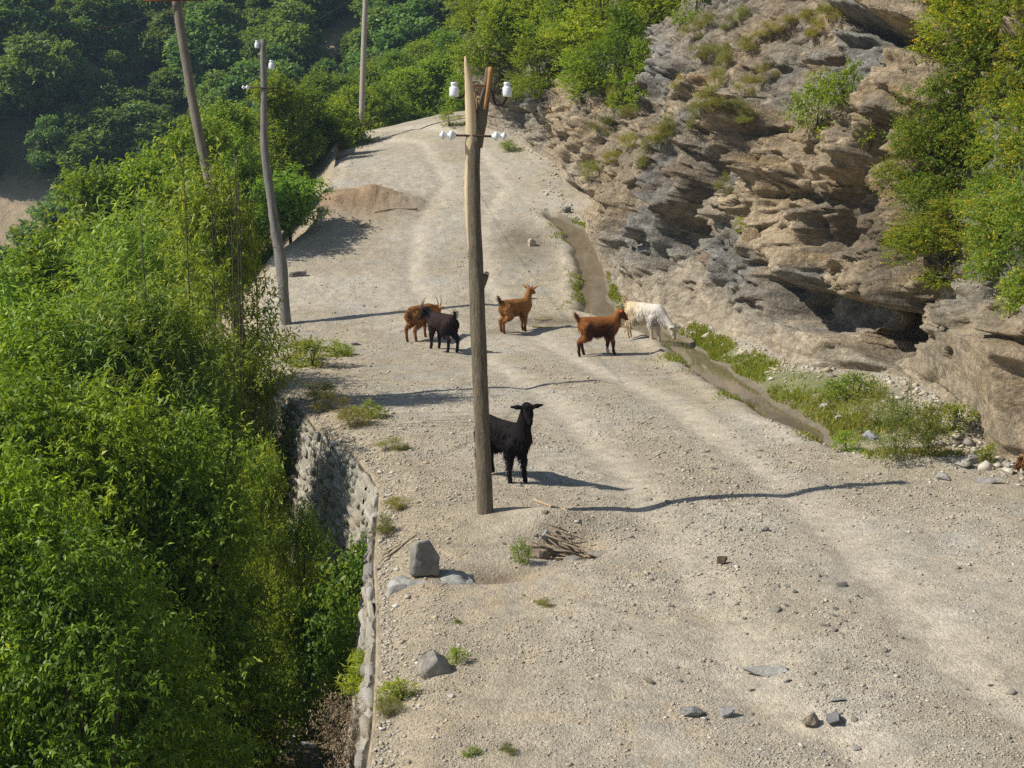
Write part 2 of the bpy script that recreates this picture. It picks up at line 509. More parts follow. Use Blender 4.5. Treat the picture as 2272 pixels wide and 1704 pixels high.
# ------------------------------------------------------------------ ravine with the brook, valley slope
def ravine_mesh():
    ys = np.concatenate([np.linspace(-30, 5, 15), 5 + 60 * np.linspace(0, 1, 300) ** 1.6, np.linspace(66, 78, 6)])
    t = np.concatenate([[0, .02, .05, .1, .16, .24, .34, .46, .6, .76], np.linspace(.9, 8, 90), 8 + 60 * np.linspace(.02, 1, 40) ** 1.7])
    X = Lx(ys)[:, None] - t[None, :] * 1.0
    Y = np.repeat(ys[:, None], len(t), 1)
    Z = ravine_z(X + 1e-6 * 0, Y)
    Z[:, 0] = road_z(X[:, 0], Y[:, 0]) - smooth(54.5, 60, Y[:, 0]) * 1.5
    far = smooth(50, 66, Y) * smooth(0, 3, t)[None, :]
    Z = Z * (1 - far) + far * np.minimum(Z, zr(Y) - 2.5 - .5 * t[None, :].clip(0, 14))
    P = np.stack([X.ravel(), Y.ravel(), Z.ravel()], 1)
    n = fbm(P * .7, 4, 71)[:, None]
    c = np.array([.17, .125, .08]) + np.array([.11, .09, .06]) * n
    tt = np.repeat(t[None, :], len(ys), 0).ravel()
    bnk = np.maximum(smooth(2.5, .2, tt) * smooth(22, 24, P[:, 1]), 1.0 * (tt < .13))[:, None]
    c = c + (np.array([.36, .30, .21]) - c) * bnk
    o = mk('ravine', P, grid_faces(len(ys), len(t))[:, ::-1], M['earth'], col=np.clip(c, .02, .6), smooth_shade=True)
    return tag(o, kind='structure')
ravine = ravine_mesh()

# ------------------------------------------------------------------ far hillside
def hill_z(x, y):
    x = np.asarray(x, float); y = np.asarray(y, float)
    P = np.stack([x.ravel(), y.ravel(), 0 * x.ravel()], 1)
    g = (2.2 * fbm(P * .035, 3, 81) + .9 * fbm(P * .11, 3, 84)).reshape(x.shape)
    gully = -4.5 * np.exp(-((x + 22 + .35 * (y - 85)) / 5.0) ** 2) + 2.5 * np.exp(-((x + 5 + .1 * (y - 85)) / 9.0) ** 2)
    base = -9 + .72 * np.clip(y - 74, 0, 54) + .06 * np.clip(y - 128, 0, 200) - .12 * np.clip(74 - y, 0, 200)
    return base + (g + gully) * smooth(66, 84, y)
def hill_mesh():
    xs = np.concatenate([np.linspace(-220, -72, 14), np.linspace(-70, 60, 131), np.linspace(64, 220, 14)])
    ys = np.concatenate([np.linspace(-120, 40, 18), np.linspace(44, 150, 107), np.linspace(155, 230, 12)])
    Y, X = np.meshgrid(ys, xs, indexing='ij')
    Z = hill_z(X, Y)
    Z = np.where(Y < 66, -12, np.maximum(Z, -13))
    P = np.stack([X.ravel(), Y.ravel(), Z.ravel()], 1)
    n = fbm(P * .25, 4, 91)[:, None]
    c = np.array([.11, .105, .05]) + np.array([.05, .04, .03]) * n
    px, py, d = project(P)
    # bare earth clearings and slips
    for (a, b, ra, rb) in ((10, 490, 190, 75), (205, 150, 30, 45), (300, 245, 40, 20), (740, 130, 60, 50), (690, 60, 25, 20)):
        k = np.exp(-((px - a) / ra) ** 2 - ((py - b) / rb) ** 2)[:, None]
        c = c + (np.array([.40, .31, .20]) - c) * np.clip(1.3 * k, 0, 1)
    o = mk('hillside', P, grid_faces(len(ys), len(xs)), M['hill'], col=np.clip(c, .03, .6), smooth_shade=True)
    return tag(o, kind='structure')
hill = hill_mesh()

# ------------------------------------------------------------------ cliff
CU = [4, 10, 14, 18, 22, 26, 30, 36, 41, 46, 49.5, 52, 56]
CH = np.array([0, .5, 1, 2, 3, 4, 5, 6, 8, 11, 16, 24])
CO = np.array([
 [0, .3, .5, .9, 1.3, 1.8, 2.3, 3.0, 4.6, 7, 12, 22],
 [0, .3, .5, .9, 1.3, 1.8, 2.3, 3.0, 4.6, 7, 12, 22],
 [0, .3, .5, .8, 1.1, 1.6, 2.2, 2.9, 4.5, 7, 12, 22],
 [0, .3, .55, .9, 1.1, 1.4, 2.0, 2.8, 4.4, 7, 12, 22],
 [0, .6, .95, 1.2, 1.3, 1.6, 2.2, 3.0, 4.8, 7.5, 12, 22],
 [0, .5, .75, 1.0, 1.3, 1.85, 2.5, 3.3, 5.0, 8.0, 13, 22],
 [0, .3, .5, .9, 1.35, 2.0, 2.7, 3.5, 5.3, 8.2, 13, 22],
 [0, .25, .45, .9, 1.5, 2.2, 3.0, 3.8, 5.8, 9, 14, 22],
 [0, .3, .5, 1.0, 1.9, 3.0, 4.0, 5.0, 7.0, 10, 15, 24],
 [0, .1, .2, .45, 1.2, 2.3, 3.4, 4.5, 6.5, 10, 15, 24],
 [0, .1, .2, .4, .6, 1.0, 1.5, 2.2, 4.2, 8, 14, 24],
 [0, .05, .1, .2, .3, .42, .55, .7, 1.2, 2.5, 6, 14],
 [0, .05, .1, .2, .3, .42, .55, .7, 1.2, 2.5, 6, 14]])
def pip(px, py, poly):
    poly = np.asarray(poly, float)
    ins = np.zeros(px.shape, bool); n = len(poly)
    for i in range(n):
        x0, y0 = poly[i]; x1, y1 = poly[(i + 1) % n]
        cr = ((y0 > py) != (y1 > py)) & (px < (x1 - x0) * (py - y0) / (y1 - y0 + 1e-12) + x0)
        ins ^= cr
    return ins
def edge_d(px, py, poly):
    poly = np.asarray(poly, float); best = np.full(px.shape, 1e9); n = len(poly)
    for i in range(n):
        a = poly[i]; b = poly[(i + 1) % n]; ab = b - a
        t = np.clip(((px - a[0]) * ab[0] + (py - a[1]) * ab[1]) / (ab @ ab), 0, 1)
        best = np.minimum(best, np.hypot(px - a[0] - t * ab[0], py - a[1] - t * ab[1]))
    return best
# hollows (depth > 0) and jutting blocks (depth < 0) of the rock face: outline, depth in metres, edge softness in px
CARVE = [
 ([(1690, 615), (1760, 628), (1840, 655), (1930, 668), (2010, 690), (2050, 745), (2068, 800), (1975, 815), (1905, 775), (1840, 750), (1760, 735), (1715, 690)], .85, 22),
 ([(1880, 672), (1960, 676), (2030, 705), (2055, 770), (2000, 790), (1930, 760), (1880, 720)], .8, 26),
 ([(1690, 480), (1800, 540), (1960, 560), (2060, 640), (2000, 690), (1880, 668), (1760, 628), (1660, 570)], -.55, 40),
 ([(1750, 820), (1850, 800), (1960, 815), (1930, 862), (1820, 858)], .35, 20),
 ([(1925, 60), (2000, 70), (2095, 90), (2110, 145), (2040, 130), (1980, 105)], .9, 18),
 ([(1900, 0), (2080, -30), (2095, 85), (2000, 66), (1920, 52)], -.7, 14),
 ([(1660, 215), (1740, 235), (1800, 330), (1790, 420), (1700, 400), (1660, 300)], -.8, 26),
 ([(1750, 380), (1800, 420), (1850, 440), (1830, 480), (1760, 440)], .5, 18),
 ([(1540, 330), (1580, 360), (1590, 430), (1550, 420)], .4, 14),
 ([(1110, 215), (1175, 195), (1180, 300), (1140, 310), (1105, 270)], .55, 14),
 ([(1190, 265), (1230, 275), (1225, 325), (1200, 315)], .3, 9),
 ([(1240, 395), (1290, 420), (1330, 455), (1300, 470), (1262, 460)], .5, 12),
 ([(1385, 200), (1470, 250), (1480, 330), (1430, 350), (1380, 300)], .35, 28),
 ([(1960, 800), (2060, 770), (2110, 690), (2180, 700), (2150, 830), (2040, 850)], -.45, 40),
 ([(2080, 740), (2140, 745), (2150, 790), (2090, 800)], .4, 16),
 ([(2120, 860), (2200, 800), (2272, 820), (2272, 1000), (2200, 1010), (2150, 950)], -.35, 40),
]
def cliff_mesh():
    us = np.concatenate([np.linspace(-6, 11, 40), 11 + (57 - 11) * np.linspace(0, 1, 680) ** 1.35])
    hv = np.concatenate([[-.8, -.4, -.15], np.linspace(0, 9.0, 400), np.linspace(9.15, 24, 34)])
    r = Rx(us)
    # smoothed direction into the hill
    dy = 1.5
    dx = (Rx(us + dy) - Rx(us - dy)) / (2 * dy)
    k = np.ones(61) / 61
    dxs = np.convolve(np.pad(dx, 30, mode='edge'), k, 'valid')
    nx, ny = np.ones_like(dxs), -dxs
    ny = np.clip(ny, -.5, .9)
    ln = np.hypot(nx, ny); nx, ny = nx / ln, ny / ln
    O = np.zeros((len(us), len(hv)))
    prof = np.array([np.interp(np.clip(hv, 0, None), CH, row) for row in CO])
    for j in range(len(hv)):
        O[:, j] = np.interp(us, CU, prof[:, j])
    O = O * (1 - .16 * (smooth(14, 20, us) * (1 - smooth(44, 48, us)))[:, None])
    X = r[:, None] + nx[:, None] * O; Y = us[:, None] + ny[:, None] * O
    Z = zr(us)[:, None] + .22 * smooth(27.5, 25, us)[:, None] * smooth(16, 18, us)[:, None] + hv[None, :]
    P = np.stack([X.ravel(), Y.ravel(), Z.ravel()], 1)
    px, py, d = project(P)
    h = np.repeat(hv[None, :], len(us), 0).ravel()
    u = np.repeat(us[:, None], len(hv), 1).ravel()
    # bedding dips to the right and towards the road
    th = math.radians(46)
    bx = P[:, 0] * math.cos(th) - P[:, 2] * math.sin(th) * 1.0 + 0 * P[:, 1]
    bz = P[:, 0] * math.sin(th) + P[:, 2] * math.cos(th) + .12 * P[:, 1]
    B = np.stack([bx, P[:, 1], bz], 1)
    wv = np.stack([fbm(P * .5, 3, 101), fbm(P * .5, 3, 104), fbm(P * .5, 3, 107)], 1)
    Bw = B + .5 * wv
    f1 = facet(Bw * np.array([.5, .42, .5]) + .2 * wv, 111, 34)
    f2 = facet((Bw + .3 * wv[:, ::-1]) * np.array([.95, .95, 1.9]), 121, 40)
    f3 = facet((B + .16 * wv) * np.array([2.4, 2.4, 4.8]), 131, 40)
    f4 = facet((P + .05 * wv) * 8.5, 171)
    n0 = fbm(P * .25, 3, 141); n1 = fbm(B * np.array([1.2, 1.2, 3.2]), 4, 145)
    lay = np.sin(bz * 9 + 3 * n0 + 1.2 * wv[:, 0])
    rocky = smooth(.15, .9, h + .5 * n0)
    soil = np.zeros(len(P))                       # scree aprons and soft earth: smoother
    for poly in ([(1380, 640), (1500, 560), (1640, 700), (1760, 830), (1560, 760), (1380, 720)], [(1940, 830), (2060, 800), (2160, 860), (2150, 960), (2000, 900)], [(1480, 0), (1800, 0), (1850, 120), (1700, 200), (1500, 150)], [(1300, 310), (1440, 300), (1460, 430), (1330, 440)]):
        e = edge_d(px, py, poly); soil = np.maximum(soil, smooth(-30, 30, np.where(pip(px, py, poly), e, -e)))
    rocky = rocky * (1 - .5 * soil)
    ridge = 1 - 2 * np.abs(fbm(B * np.array([.25, .25, .75]) + .3 * wv, 3, 181))
    disp = -(.52 * f1 + .33 * f2 + .15 * f3 + .05 * f4 + .10 * n1 + .10 * ridge) * (.14 + .86 * rocky) - .35 * n0 * rocky
    for poly, dep, sf in CARVE:
        e = edge_d(px, py, poly)
        m = smooth(-sf * .35, sf, np.where(pip(px, py, poly), e, -e) + 8 * n1)
        disp = disp + dep * m * (u < 56)
    disp = disp * smooth(-.1, .5, h + .25)
    disp = np.maximum(disp, -.06 - .55 * np.clip(h, 0, None))
    disp = disp + .05 * (h < .2)
    fade = 1 - smooth(9.5, 12, h) * .3
    # push along the local direction into the hill, a little downwards as well for jutting ledges
    NX = np.repeat(nx[:, None], len(hv), 1).ravel(); NY = np.repeat(ny[:, None], len(hv), 1).ravel()
    P2 = P.copy()
    G = P.reshape(len(us), len(hv), 3)
    bn = np.cross(np.gradient(G, axis=0), np.gradient(G, axis=1)).reshape(-1, 3)
    bn = bn / (np.linalg.norm(bn, axis=1)[:, None] + 1e-9)
    bn *= np.sign(bn[:, 0] * NX + bn[:, 1] * NY)[:, None]           # into the hill
    bn = np.stack([.45 * NX + .55 * bn[:, 0], .45 * NY + .55 * bn[:, 1], .55 * bn[:, 2]], 1)
    P2 += bn * (disp * fade)[:, None]
    # rock colours
    q1 = fbm(P * .35, 4, 151)[:, None]; q2 = fbm(P * 1.3, 4, 155)[:, None]; q3 = fbm(B * np.array([.8, .8, 4.0]), 3, 158)[:, None]
    grey = np.array([.255, .245, .22]); tan = np.array([.395, .31, .205]); dark = np.array([.145, .125, .10]); pale = np.array([.47, .39, .28]); rust = np.array([.25, .145, .07])
    c = grey + (tan - grey) * smooth(-.18, .28, q1) + (dark - grey) * .6 * smooth(.05, .5, q3)
    c = c + (dark - c) * .65 * smooth(.05, .45, -q2)
    c = c + (pale - c) * .5 * smooth(.25, .6, q2)
    c = c + (rust - c) * .5 * smooth(.35, .6, fbm(P * .8, 3, 161))[:, None]
    low = np.clip(smooth(1.5, .2, h) * .75, 0, 1)[:, None]
    c = c + (pale - c) * low * (.7 + .5 * q2)
    c = c + (pale * .95 - c) * (.75 * soil * (py > 560))[:, None]
    c = c + (np.array([.25, .20, .14]) - c) * (.6 * soil * (py <= 560))[:, None]
    st = pip(px, py, [(1780, 420), (1960, 430), (1990, 590), (1800, 560)])   # water-stained vertical slab
    c = c + (np.array([.13, .112, .09]) - c) * (.6 * st)[:, None]
    c = c * (1 + .2 * (f2[:, None] * .6 + f3[:, None] * .6 + f4[:, None] * .6))
    o = mk('cliff', P2, grid_faces(len(us), len(hv))[:, ::-1], M['rock'], col=np.clip(c, .03, .7))
    tag(o, kind='structure')
    return P2.reshape(len(us), len(hv), 3), px.reshape(len(us), -1), py.reshape(len(us), -1)
CL, CLx, CLy = cliff_mesh()
_CLf = CL[40:, :403].reshape(-1, 3)
_px, _py, _pd = project(_CLf)
def on_cliff(px, py):
    """nearest visible cliff point at a pixel"""
    d = np.hypot(_px - px, _py - py)
    k = np.argsort(d)[:24]
    k = k[d[k] < max(12, d[k[0]] * 1.5)]
    j = k[np.argmin(_pd[k])]
    return _CLf[j].copy()
# ------------------------------------------------------------------ vegetation
LEAFK = 2.2
def unit(v): return v / (np.linalg.norm(v, axis=-1, keepdims=True) + 1e-9)

def leaves_mesh(C, D, U, ln, wd, col, fold=.25):
    """C base points, D leaf direction, U leaf face normal, arrays of length and width -> one mesh of leaf blades"""
    n = len(C)
    D = unit(D); S = unit(np.cross(D, U)); U = np.cross(S, D)
    ln = np.broadcast_to(ln, (n,))[:, None]; wd = np.broadcast_to(wd, (n,))[:, None]
    mid = C + D * ln * .45 - U * ln * .02
    V = np.stack([C, mid + S * wd * .5 + U * wd * fold, C + D * ln - U * ln * .12, mid - S * wd * .5 + U * wd * fold], 1).reshape(-1, 3)
    F = np.arange(n * 4).reshape(-1, 4)
    return V, F, np.repeat(col, 4, 0)

def lobes(r, n, R, H, base, squash=.75, top=1.0):
    """lump centres of a crown between heights base and H with outer radius R"""
    L = []
    for _ in range(n):
        t = r.random() ** .8
        z = base + (H - base) * t
        w = R * math.sqrt(max(.05, 1 - (2 * t - .85) ** 2 * .75)) * (1 - (1 - top) * t)
        a = r.random() * 6.283; q = w * math.sqrt(r.random()) * .85
        L.append((q * math.cos(a), q * math.sin(a), z, R * (.22 + .26 * r.random()) * (1.1 - .45 * t)))
    return np.array(L)

def plant(seed, H, R, base, nl, nleaf, leaf, up=.4, droop=.3, shoot=.5, cols=None, tip=None, trunk_r=.07, stems=1, per=10, top=.6, spray=0.0, limb_n=None, tipfrac=.25, lean=0.0):
    """returns (trunk mesh data, crown mesh data): lumps of leafy shoots carried by tapering limbs"""
    r = np.random.default_rng(seed)
    L = lobes(r, nl, R, H * .93, base, top=top)
    w = L[:, 3] ** 2; w /= w.sum()
    ns = nleaf // per
    k = r.choice(nl, ns, p=w)
    d = unit(r.normal(size=(ns, 3)) * np.array([1, 1, .8 - .5 * spray]))
    rad = L[k, 3] * (.35 + .65 * r.random(ns) ** .5)
    o = L[k, :3] + d * rad[:, None] * np.array([1, 1, .85])
    o[:, 2] = np.maximum(o[:, 2], .05)
    sd = unit(d * (1 - .4 * up) + np.array([0, 0, 1]) * up + .35 * r.normal(size=(ns, 3)) * np.array([1, 1, 1 - spray]))
    sl = shoot * (.6 + .8 * r.random(ns)) * np.minimum(1, L[k, 3] / (.3 * R))
    t = (np.arange(per)[None, :] + r.random((ns, per))) / per
    C = o[:, None, :] + sd[:, None, :] * (t * sl[:, None])[..., None]
    C[..., 2] -= (droop * .25 * t ** 2 * sl[:, None])
    ld = unit(sd[:, None, :] * .45 + unit(r.normal(size=(ns, per, 3))) * .9 + np.array([0, 0, -droop]))
    if spray: ld[..., 2] *= (1 - .8 * spray)
    un = unit(np.array([0, 0, 1.0]) + .55 * r.normal(size=(ns, per, 3)) + .25 * d[:, None, :])
    C = C.reshape(-1, 3); ld = ld.reshape(-1, 3); un = un.reshape(-1, 3); t = t.reshape(-1)
    n = len(C)
    c0, c1, c2 = [np.array(c) for c in cols]
    a = r.random(n)[:, None]
    sh = np.repeat(r.random(ns), per)[:, None]
    col = c0 + (c1 - c0) * np.clip(.6 * sh + .4 * a, 0, 1)
    tp = (np.repeat(r.random(ns) < tipfrac, per) * smooth(.45, 1, t))[:, None]
    col = col + (np.array(tip if tip is not None else c2) - col) * tp * .8
    col = col * LEAFK * (.8 + .4 * r.random((n, 1)))
    ls = .65 + .6 * r.random(n)
    V, F, colv = leaves_mesh(C, ld, un, leaf[0] * ls, leaf[1] * ls, col)
    # trunk, limbs
    parts = []
    lim = limb_n or min(nl, 12)
    if stems == 1:
        hh = H * .62
        x = np.linspace(0, 1, 7)
        wx, wy = r.normal(0, .05 * H, 2) * .5
        tp_ = np.stack([wx * x ** 2 + lean * x, wy * x ** 2, -.3 + (hh + .3) * x], 1)
        parts.append(tube(tp_, trunk_r * (1 - .65 * x), 7, seed=seed, wob=.1))
        for q in L[r.permutation(nl)[:lim]]:
            f = np.clip(.25 + .6 * (q[2] / H) * r.random(), .2, .95)
            s0 = np.array([np.interp(f, x, tp_[:, j]) for j in range(3)])
            y = np.linspace(0, 1, 5)[:, None]
            e = q[:3] + np.array([0, 0, .3 * q[3]])
            pth = s0 * (1 - y) + e * y + np.array([0, 0, .10 * H]) * np.sin(y * math.pi) * .5 + r.normal(0, .015 * H, (5, 3)) * y
            parts.append(tube(pth, trunk_r * .42 * (1 - .85 * y[:, 0]), 5))
    else:
        for _ in range(stems):
            q = L[r.integers(nl)]
            y = np.linspace(0, 1, 6)[:, None]
            s0 = np.array([r.normal(0, .06 * R), r.normal(0, .06 * R), -.2])
            e = q[:3] + np.array([0, 0, q[3] * .8])
            pth = s0 + (e - s0) * np.concatenate([y ** 1.4, y ** 1.4, y], 1) + r.normal(0, .01 * H, (6, 3)) * y
            parts.append(tube(pth, trunk_r * (1 - .8 * y[:, 0]), 5))
    TV, TF = join(parts)
    return (TV, TF), (V, F, colv)

M['dryleaf'] = mat_attr('dry_leaf', bump=0, noise_amt=.2, noise_scale=20)
PROTO = {}
def proto(key, mat='leaf', **kw):
    (TV, TF), (V, F, c) = plant(**kw)
    PROTO[key] = (mk('trunk', TV, TF, M['bark'], mesh_only=True, smooth_shade=True), mk('crown', V, F, M[mat], mesh_only=True, col=c), kw['H'], kw['R'])

ASH = [(.058, .102, .010), (.115, .168, .015), (.19, .22, .03)]
WIL = [(.062, .105, .018), (.125, .168, .028), (.18, .20, .05)]
YEL = [(.075, .12, .012), (.14, .18, .015), (.19, .185, .02)]
HIL = [(.045, .085, .025), (.085, .13, .034), (.12, .155, .045)]
DRK = [(.028, .065, .010), (.060, .110, .014), (.11, .15, .02)]
for i in range(3):
    proto(f'ash{i}', seed=200 + i, H=5.5, R=1.45, base=.3, nl=30, nleaf=42000, leaf=(.088, .031), up=.5, droop=.75, shoot=.55, cols=ASH, tip=(.22, .28, .05), trunk_r=.07, stems=6, per=14, top=.55, tipfrac=.22)
for i in range(3):
    proto(f'wil{i}', seed=220 + i, H=5.0, R=1.3, base=.5, nl=26, nleaf=30000, leaf=(.125, .023), up=.75, droop=.25, shoot=.6, cols=WIL, tip=(.19, .21, .05), trunk_r=.045, stems=9, per=17, top=.6, tipfrac=.3)
for i in range(2):
    proto(f'mid{i}', seed=240 + i, H=6.0, R=1.7, base=.4, nl=40, nleaf=30000, leaf=(.13, .052), up=.8, droop=.35, shoot=.5, cols=[(.062, .105, .012), (.125, .172, .016), (.19, .215, .02)], trunk_r=.09, stems=5, per=12, top=.5, tipfrac=.25)
proto('tall0', seed=250, H=6.5, R=1.0, base=.8, nl=44, nleaf=22000, leaf=(.11, .026), up=.55, droop=.3, shoot=.5, cols=WIL, tip=(.19, .21, .05), trunk_r=.05, stems=7, per=14, top=.6, tipfrac=.3)
for i in range(4):
    proto(f'hill{i}', seed=260 + i, H=5.0, R=1.9, base=.5, nl=[20, 26, 16, 24][i], nleaf=13000, leaf=(.26, .13), up=.45, droop=.3, shoot=.42, cols=HIL, trunk_r=.09, stems=1, per=8, top=.55 + .1 * i, tipfrac=.2)
for i in range(3):
    proto(f'yel{i}', seed=280 + i, H=2.6, R=1.35, base=.15, nl=22, nleaf=15000, leaf=(.085, .042), up=.35, droop=.15, shoot=.38, cols=YEL, trunk_r=.05, stems=6, per=12, top=.7, spray=.6, tipfrac=.3)
for i in range(2):
    proto(f'right{i}', seed=300 + i, H=4.6, R=1.7, base=.2, nl=34, nleaf=30000, leaf=(.075, .042), up=.3, droop=.5, shoot=.36, cols=[(.060, .100, .014), (.13, .155, .018), (.28, .19, .02)], trunk_r=.06, stems=6, per=12, top=.75, tipfrac=.22)
for i in range(2):
    proto(f'bram{i}', seed=320 + i, H=1.5, R=.85, base=.05, nl=16, nleaf=6500, leaf=(.075, .058), up=.35, droop=.4, shoot=.35, cols=[(.045, .085, .014), (.10, .14, .018), (.20, .20, .03)], trunk_r=.015, stems=7, per=9, top=.8, tipfrac=.25)
for i in range(3):
    proto(f'shrub{i}', seed=340 + i, H=.8, R=.42, base=.02, nl=9, nleaf=2200, leaf=(.05, .024), up=.4, droop=.2, shoot=.16, cols=[(.085, .125, .018), (.15, .18, .02), (.20, .19, .03)], trunk_r=.012, stems=5, per=9, top=.8, tipfrac=.3)
for i in range(2):
    proto(f'drygrass{i}', seed=360 + i, H=.5, R=.36, base=.02, nl=8, nleaf=1800, leaf=(.11, .007), up=1.2, droop=.05, shoot=.10, cols=[(.10, .105, .03), (.14, .135, .038), (.16, .12, .045)], trunk_r=.006, stems=5, per=9, top=.9, tipfrac=.3)
for i in range(2):
    proto(f'bench{i}', seed=365 + i, H=1.0, R=.6, base=.02, nl=13, nleaf=2600, leaf=(.06, .018), up=.8, droop=.2, shoot=.26, cols=[(.075, .085, .022), (.12, .13, .03), (.16, .11, .04)], trunk_r=.008, stems=9, per=10, top=.8, tipfrac=.35)
proto('deadbush', 'dryleaf', seed=370, H=1.1, R=.5, base=.05, nl=14, nleaf=1500, leaf=(.065, .016), up=.5, droop=.3, shoot=.28, cols=[(.10, .072, .042), (.17, .13, .085), (.20, .16, .11)], trunk_r=.007, stems=22, per=8, top=.8, tipfrac=.2)
proto('conifer', seed=372, H=1.1, R=.2, base=.02, nl=10, nleaf=2200, leaf=(.10, .014), up=1.0, droop=.1, shoot=.25, cols=[(.12, .17, .02), (.19, .23, .03), (.22, .24, .04)], trunk_r=.012, stems=5, per=12, top=.9, tipfrac=.2)
proto('walnut', seed=374, H=4.2, R=1.6, base=.8, nl=26, nleaf=11000, leaf=(.17, .085), up=.35, droop=.6, shoot=.45, cols=[(.050, .105, .016), (.090, .155, .022), (.15, .2, .03)], trunk_r=.08, stems=1, per=9, top=.75, tipfrac=.2)

def grow(key, name, x, y, z, H, width=1.0, rz=None, label=None, cat='tree', group=None, tilt=0.0):
    tm, cm, h0, r0 = PROTO[key]
    s = H / h0
    o = empty(name, (x, y, z), random.random() * 6.283 if rz is None else rz, (s * width, s * width, s))
    if tilt: o.rotation_euler.x = tilt
    link('trunk', tm, o); link('crown', cm, o)
    return tag(o, label, cat, group)

def tree_px(key, name, px, py, depth, width=1.0, label=None, cat='tree', group=None, zbase=None):
    """tree whose top shows at a pixel, rooted in the ground beneath"""
    p = W(px, py, depth)
    zb = float(ground_z(np.array([p[0]]), np.array([p[1]]))[0]) if zbase is None else zbase
    H = max(.6, p[2] - zb)
    h0, r0 = PROTO[key][2:]
    # keep the girth the list asks for (metres of radius) whatever the height
    o = grow(key, name, p[0], p[1], zb, H, 1.0, None, label, cat, group)
    s = width / r0
    o.scale = (s, s, H / h0)
    return o

G_L = 'leafy trees filling the ravine left of the road'
LEFT_TREES = [
 # px, py of the top, depth, girth, kind, where
 (-60, 1010, 10.6, 1.2, 'ash', 'light-tipped broadleaf thicket tree at the lower left edge, nearest the camera'),
 (150, 1160, 10.4, 1.1, 'ash', 'low dark broadleaf tree in the bottom left corner of the ravine'),
 (290, 1270, 11.2, .85, 'ash', 'shaded broadleaf tree at the bottom, left of the brook'),
 (20, 810, 13.2, 1.35, 'ash', 'tall broadleaf tree with pale drooping tips, left edge, third from bottom'),
 (230, 850, 12.9, 1.3, 'ash', 'bushy broadleaf tree with pale drooping tips in the lower left middle'),
 (420, 900, 13.3, 1.15, 'ash', 'broadleaf tree with pale tips left of the masonry wall'),
 (455, 1030, 13.8, .7, 'ash', 'dark green tree standing right against the shaded wall corner'),
 (90, 650, 17.2, 1.6, 'ash', 'broadleaf tree at the left edge below the bare clearing'),
 (270, 640, 17.0, 1.5, 'wil', 'narrow-leaved willow left of the bare stems'),
 (350, 640, 16.8, 1.2, 'wil', 'narrow-leaved willow at the foot of the bare stems'),
 (465, 800, 16.8, .75, 'wil', 'grey-green willow in front of the second telegraph pole foot'),
 (590, 1000, 15.6, .45, 'wil', 'thin feathery willow against the pale masonry wall'),
 (670, 1110, 15.8, .4, 'wil', 'feathery willow shading the wall recess'),
 (10, 560, 22.0, 1.7, 'ash', 'green tree at the left edge just under the bare clearing'),
 (140, 480, 22.5, 1.6, 'mid', 'yellow-green tree right of the bare clearing'),
 (290, 425, 21.5, 1.6, 'wil', 'willow crown left of the leaning pole'),
 (440, 345, 19.5, 1.0, 'tall', 'willow crown in front of the leaning pole'),
 (505, 425, 19.5, .8, 'tall', 'willow beside the crooked grey pole'),
 (215, 365, 35, 2.0, 'mid', 'tree on the left skyline of the thicket beside the dark gully'),
 (330, 315, 35, 2.0, 'mid', 'tree on the thicket skyline left of the leaning pole'),
 (440, 255, 33.5, 1.6, 'mid', 'bright green tree around the leaning pole'),
 (520, 275, 36.0, 1.2, 'mid', 'bright green tree touching the crooked grey pole'),
 (500, 225, 39.0, 1.7, 'mid', 'tall tree between the leaning pole and the crooked pole'),
 (610, 160, 44.0, 1.6, 'mid', 'tallest tree, right behind the crooked grey pole top'),
 (665, 190, 46.0, 1.5, 'mid', 'tall tree right of the crooked grey pole'),
 (715, 250, 47.0, 1.2, 'mid', 'tree at the left road edge before the far straight pole'),
]
cnt = {}
for px, py, dp, g, k, lab in LEFT_TREES:
    cnt[k] = cnt.get(k, -1) + 1
    n = {'ash': 3, 'wil': 3, 'mid': 2, 'tall': 1}[k]
    tree_px(f'{k}{cnt[k] % n}', 'willow_tree' if k in ('wil', 'tall') else 'broadleaf_tree', px, py, dp, g, lab, 'tree', G_L)
wq = hit(655, 515)
o = grow('walnut', 'broadleaf_tree', wq[0] - .15, wq[1] + .1, float(road_z(np.array([wq[0]]), np.array([wq[1]]))[0]) - .1, 2.0, 1.3, 1.0, 'round-crowned tree with short bare trunk beside the heap of earth', 'tree')
# young trees behind the far bend
MIDT = [(745, 215, 50), (790, 190, 58), (850, 175, 60), (905, 150, 62), (960, 115, 63), (1005, 105, 64), (1040, 130, 61), (880, 110, 70), (820, 130, 72), (935, 90, 74), (985, 60, 76), (760, 165, 68), (700, 150, 66), (1060, 80, 70)]
for i, (px, py, dp) in enumerate(MIDT):
    p = W(px, py, dp)
    zb = p[2] - (4.6 + 1.2 * random.random())
    tree_px(f'mid{i % 2}', 'broadleaf_tree', px, py, dp, 1.7 + .3 * random.random(), 'fresh green tree behind the far bend, ' + ('left of' if px < 800 else ('just right of' if px < 915 else 'well right of')) + ' the far straight pole' + (', back row' if dp > 65 else ', front row'), 'tree', 'trees behind the far bend', zbase=zb)
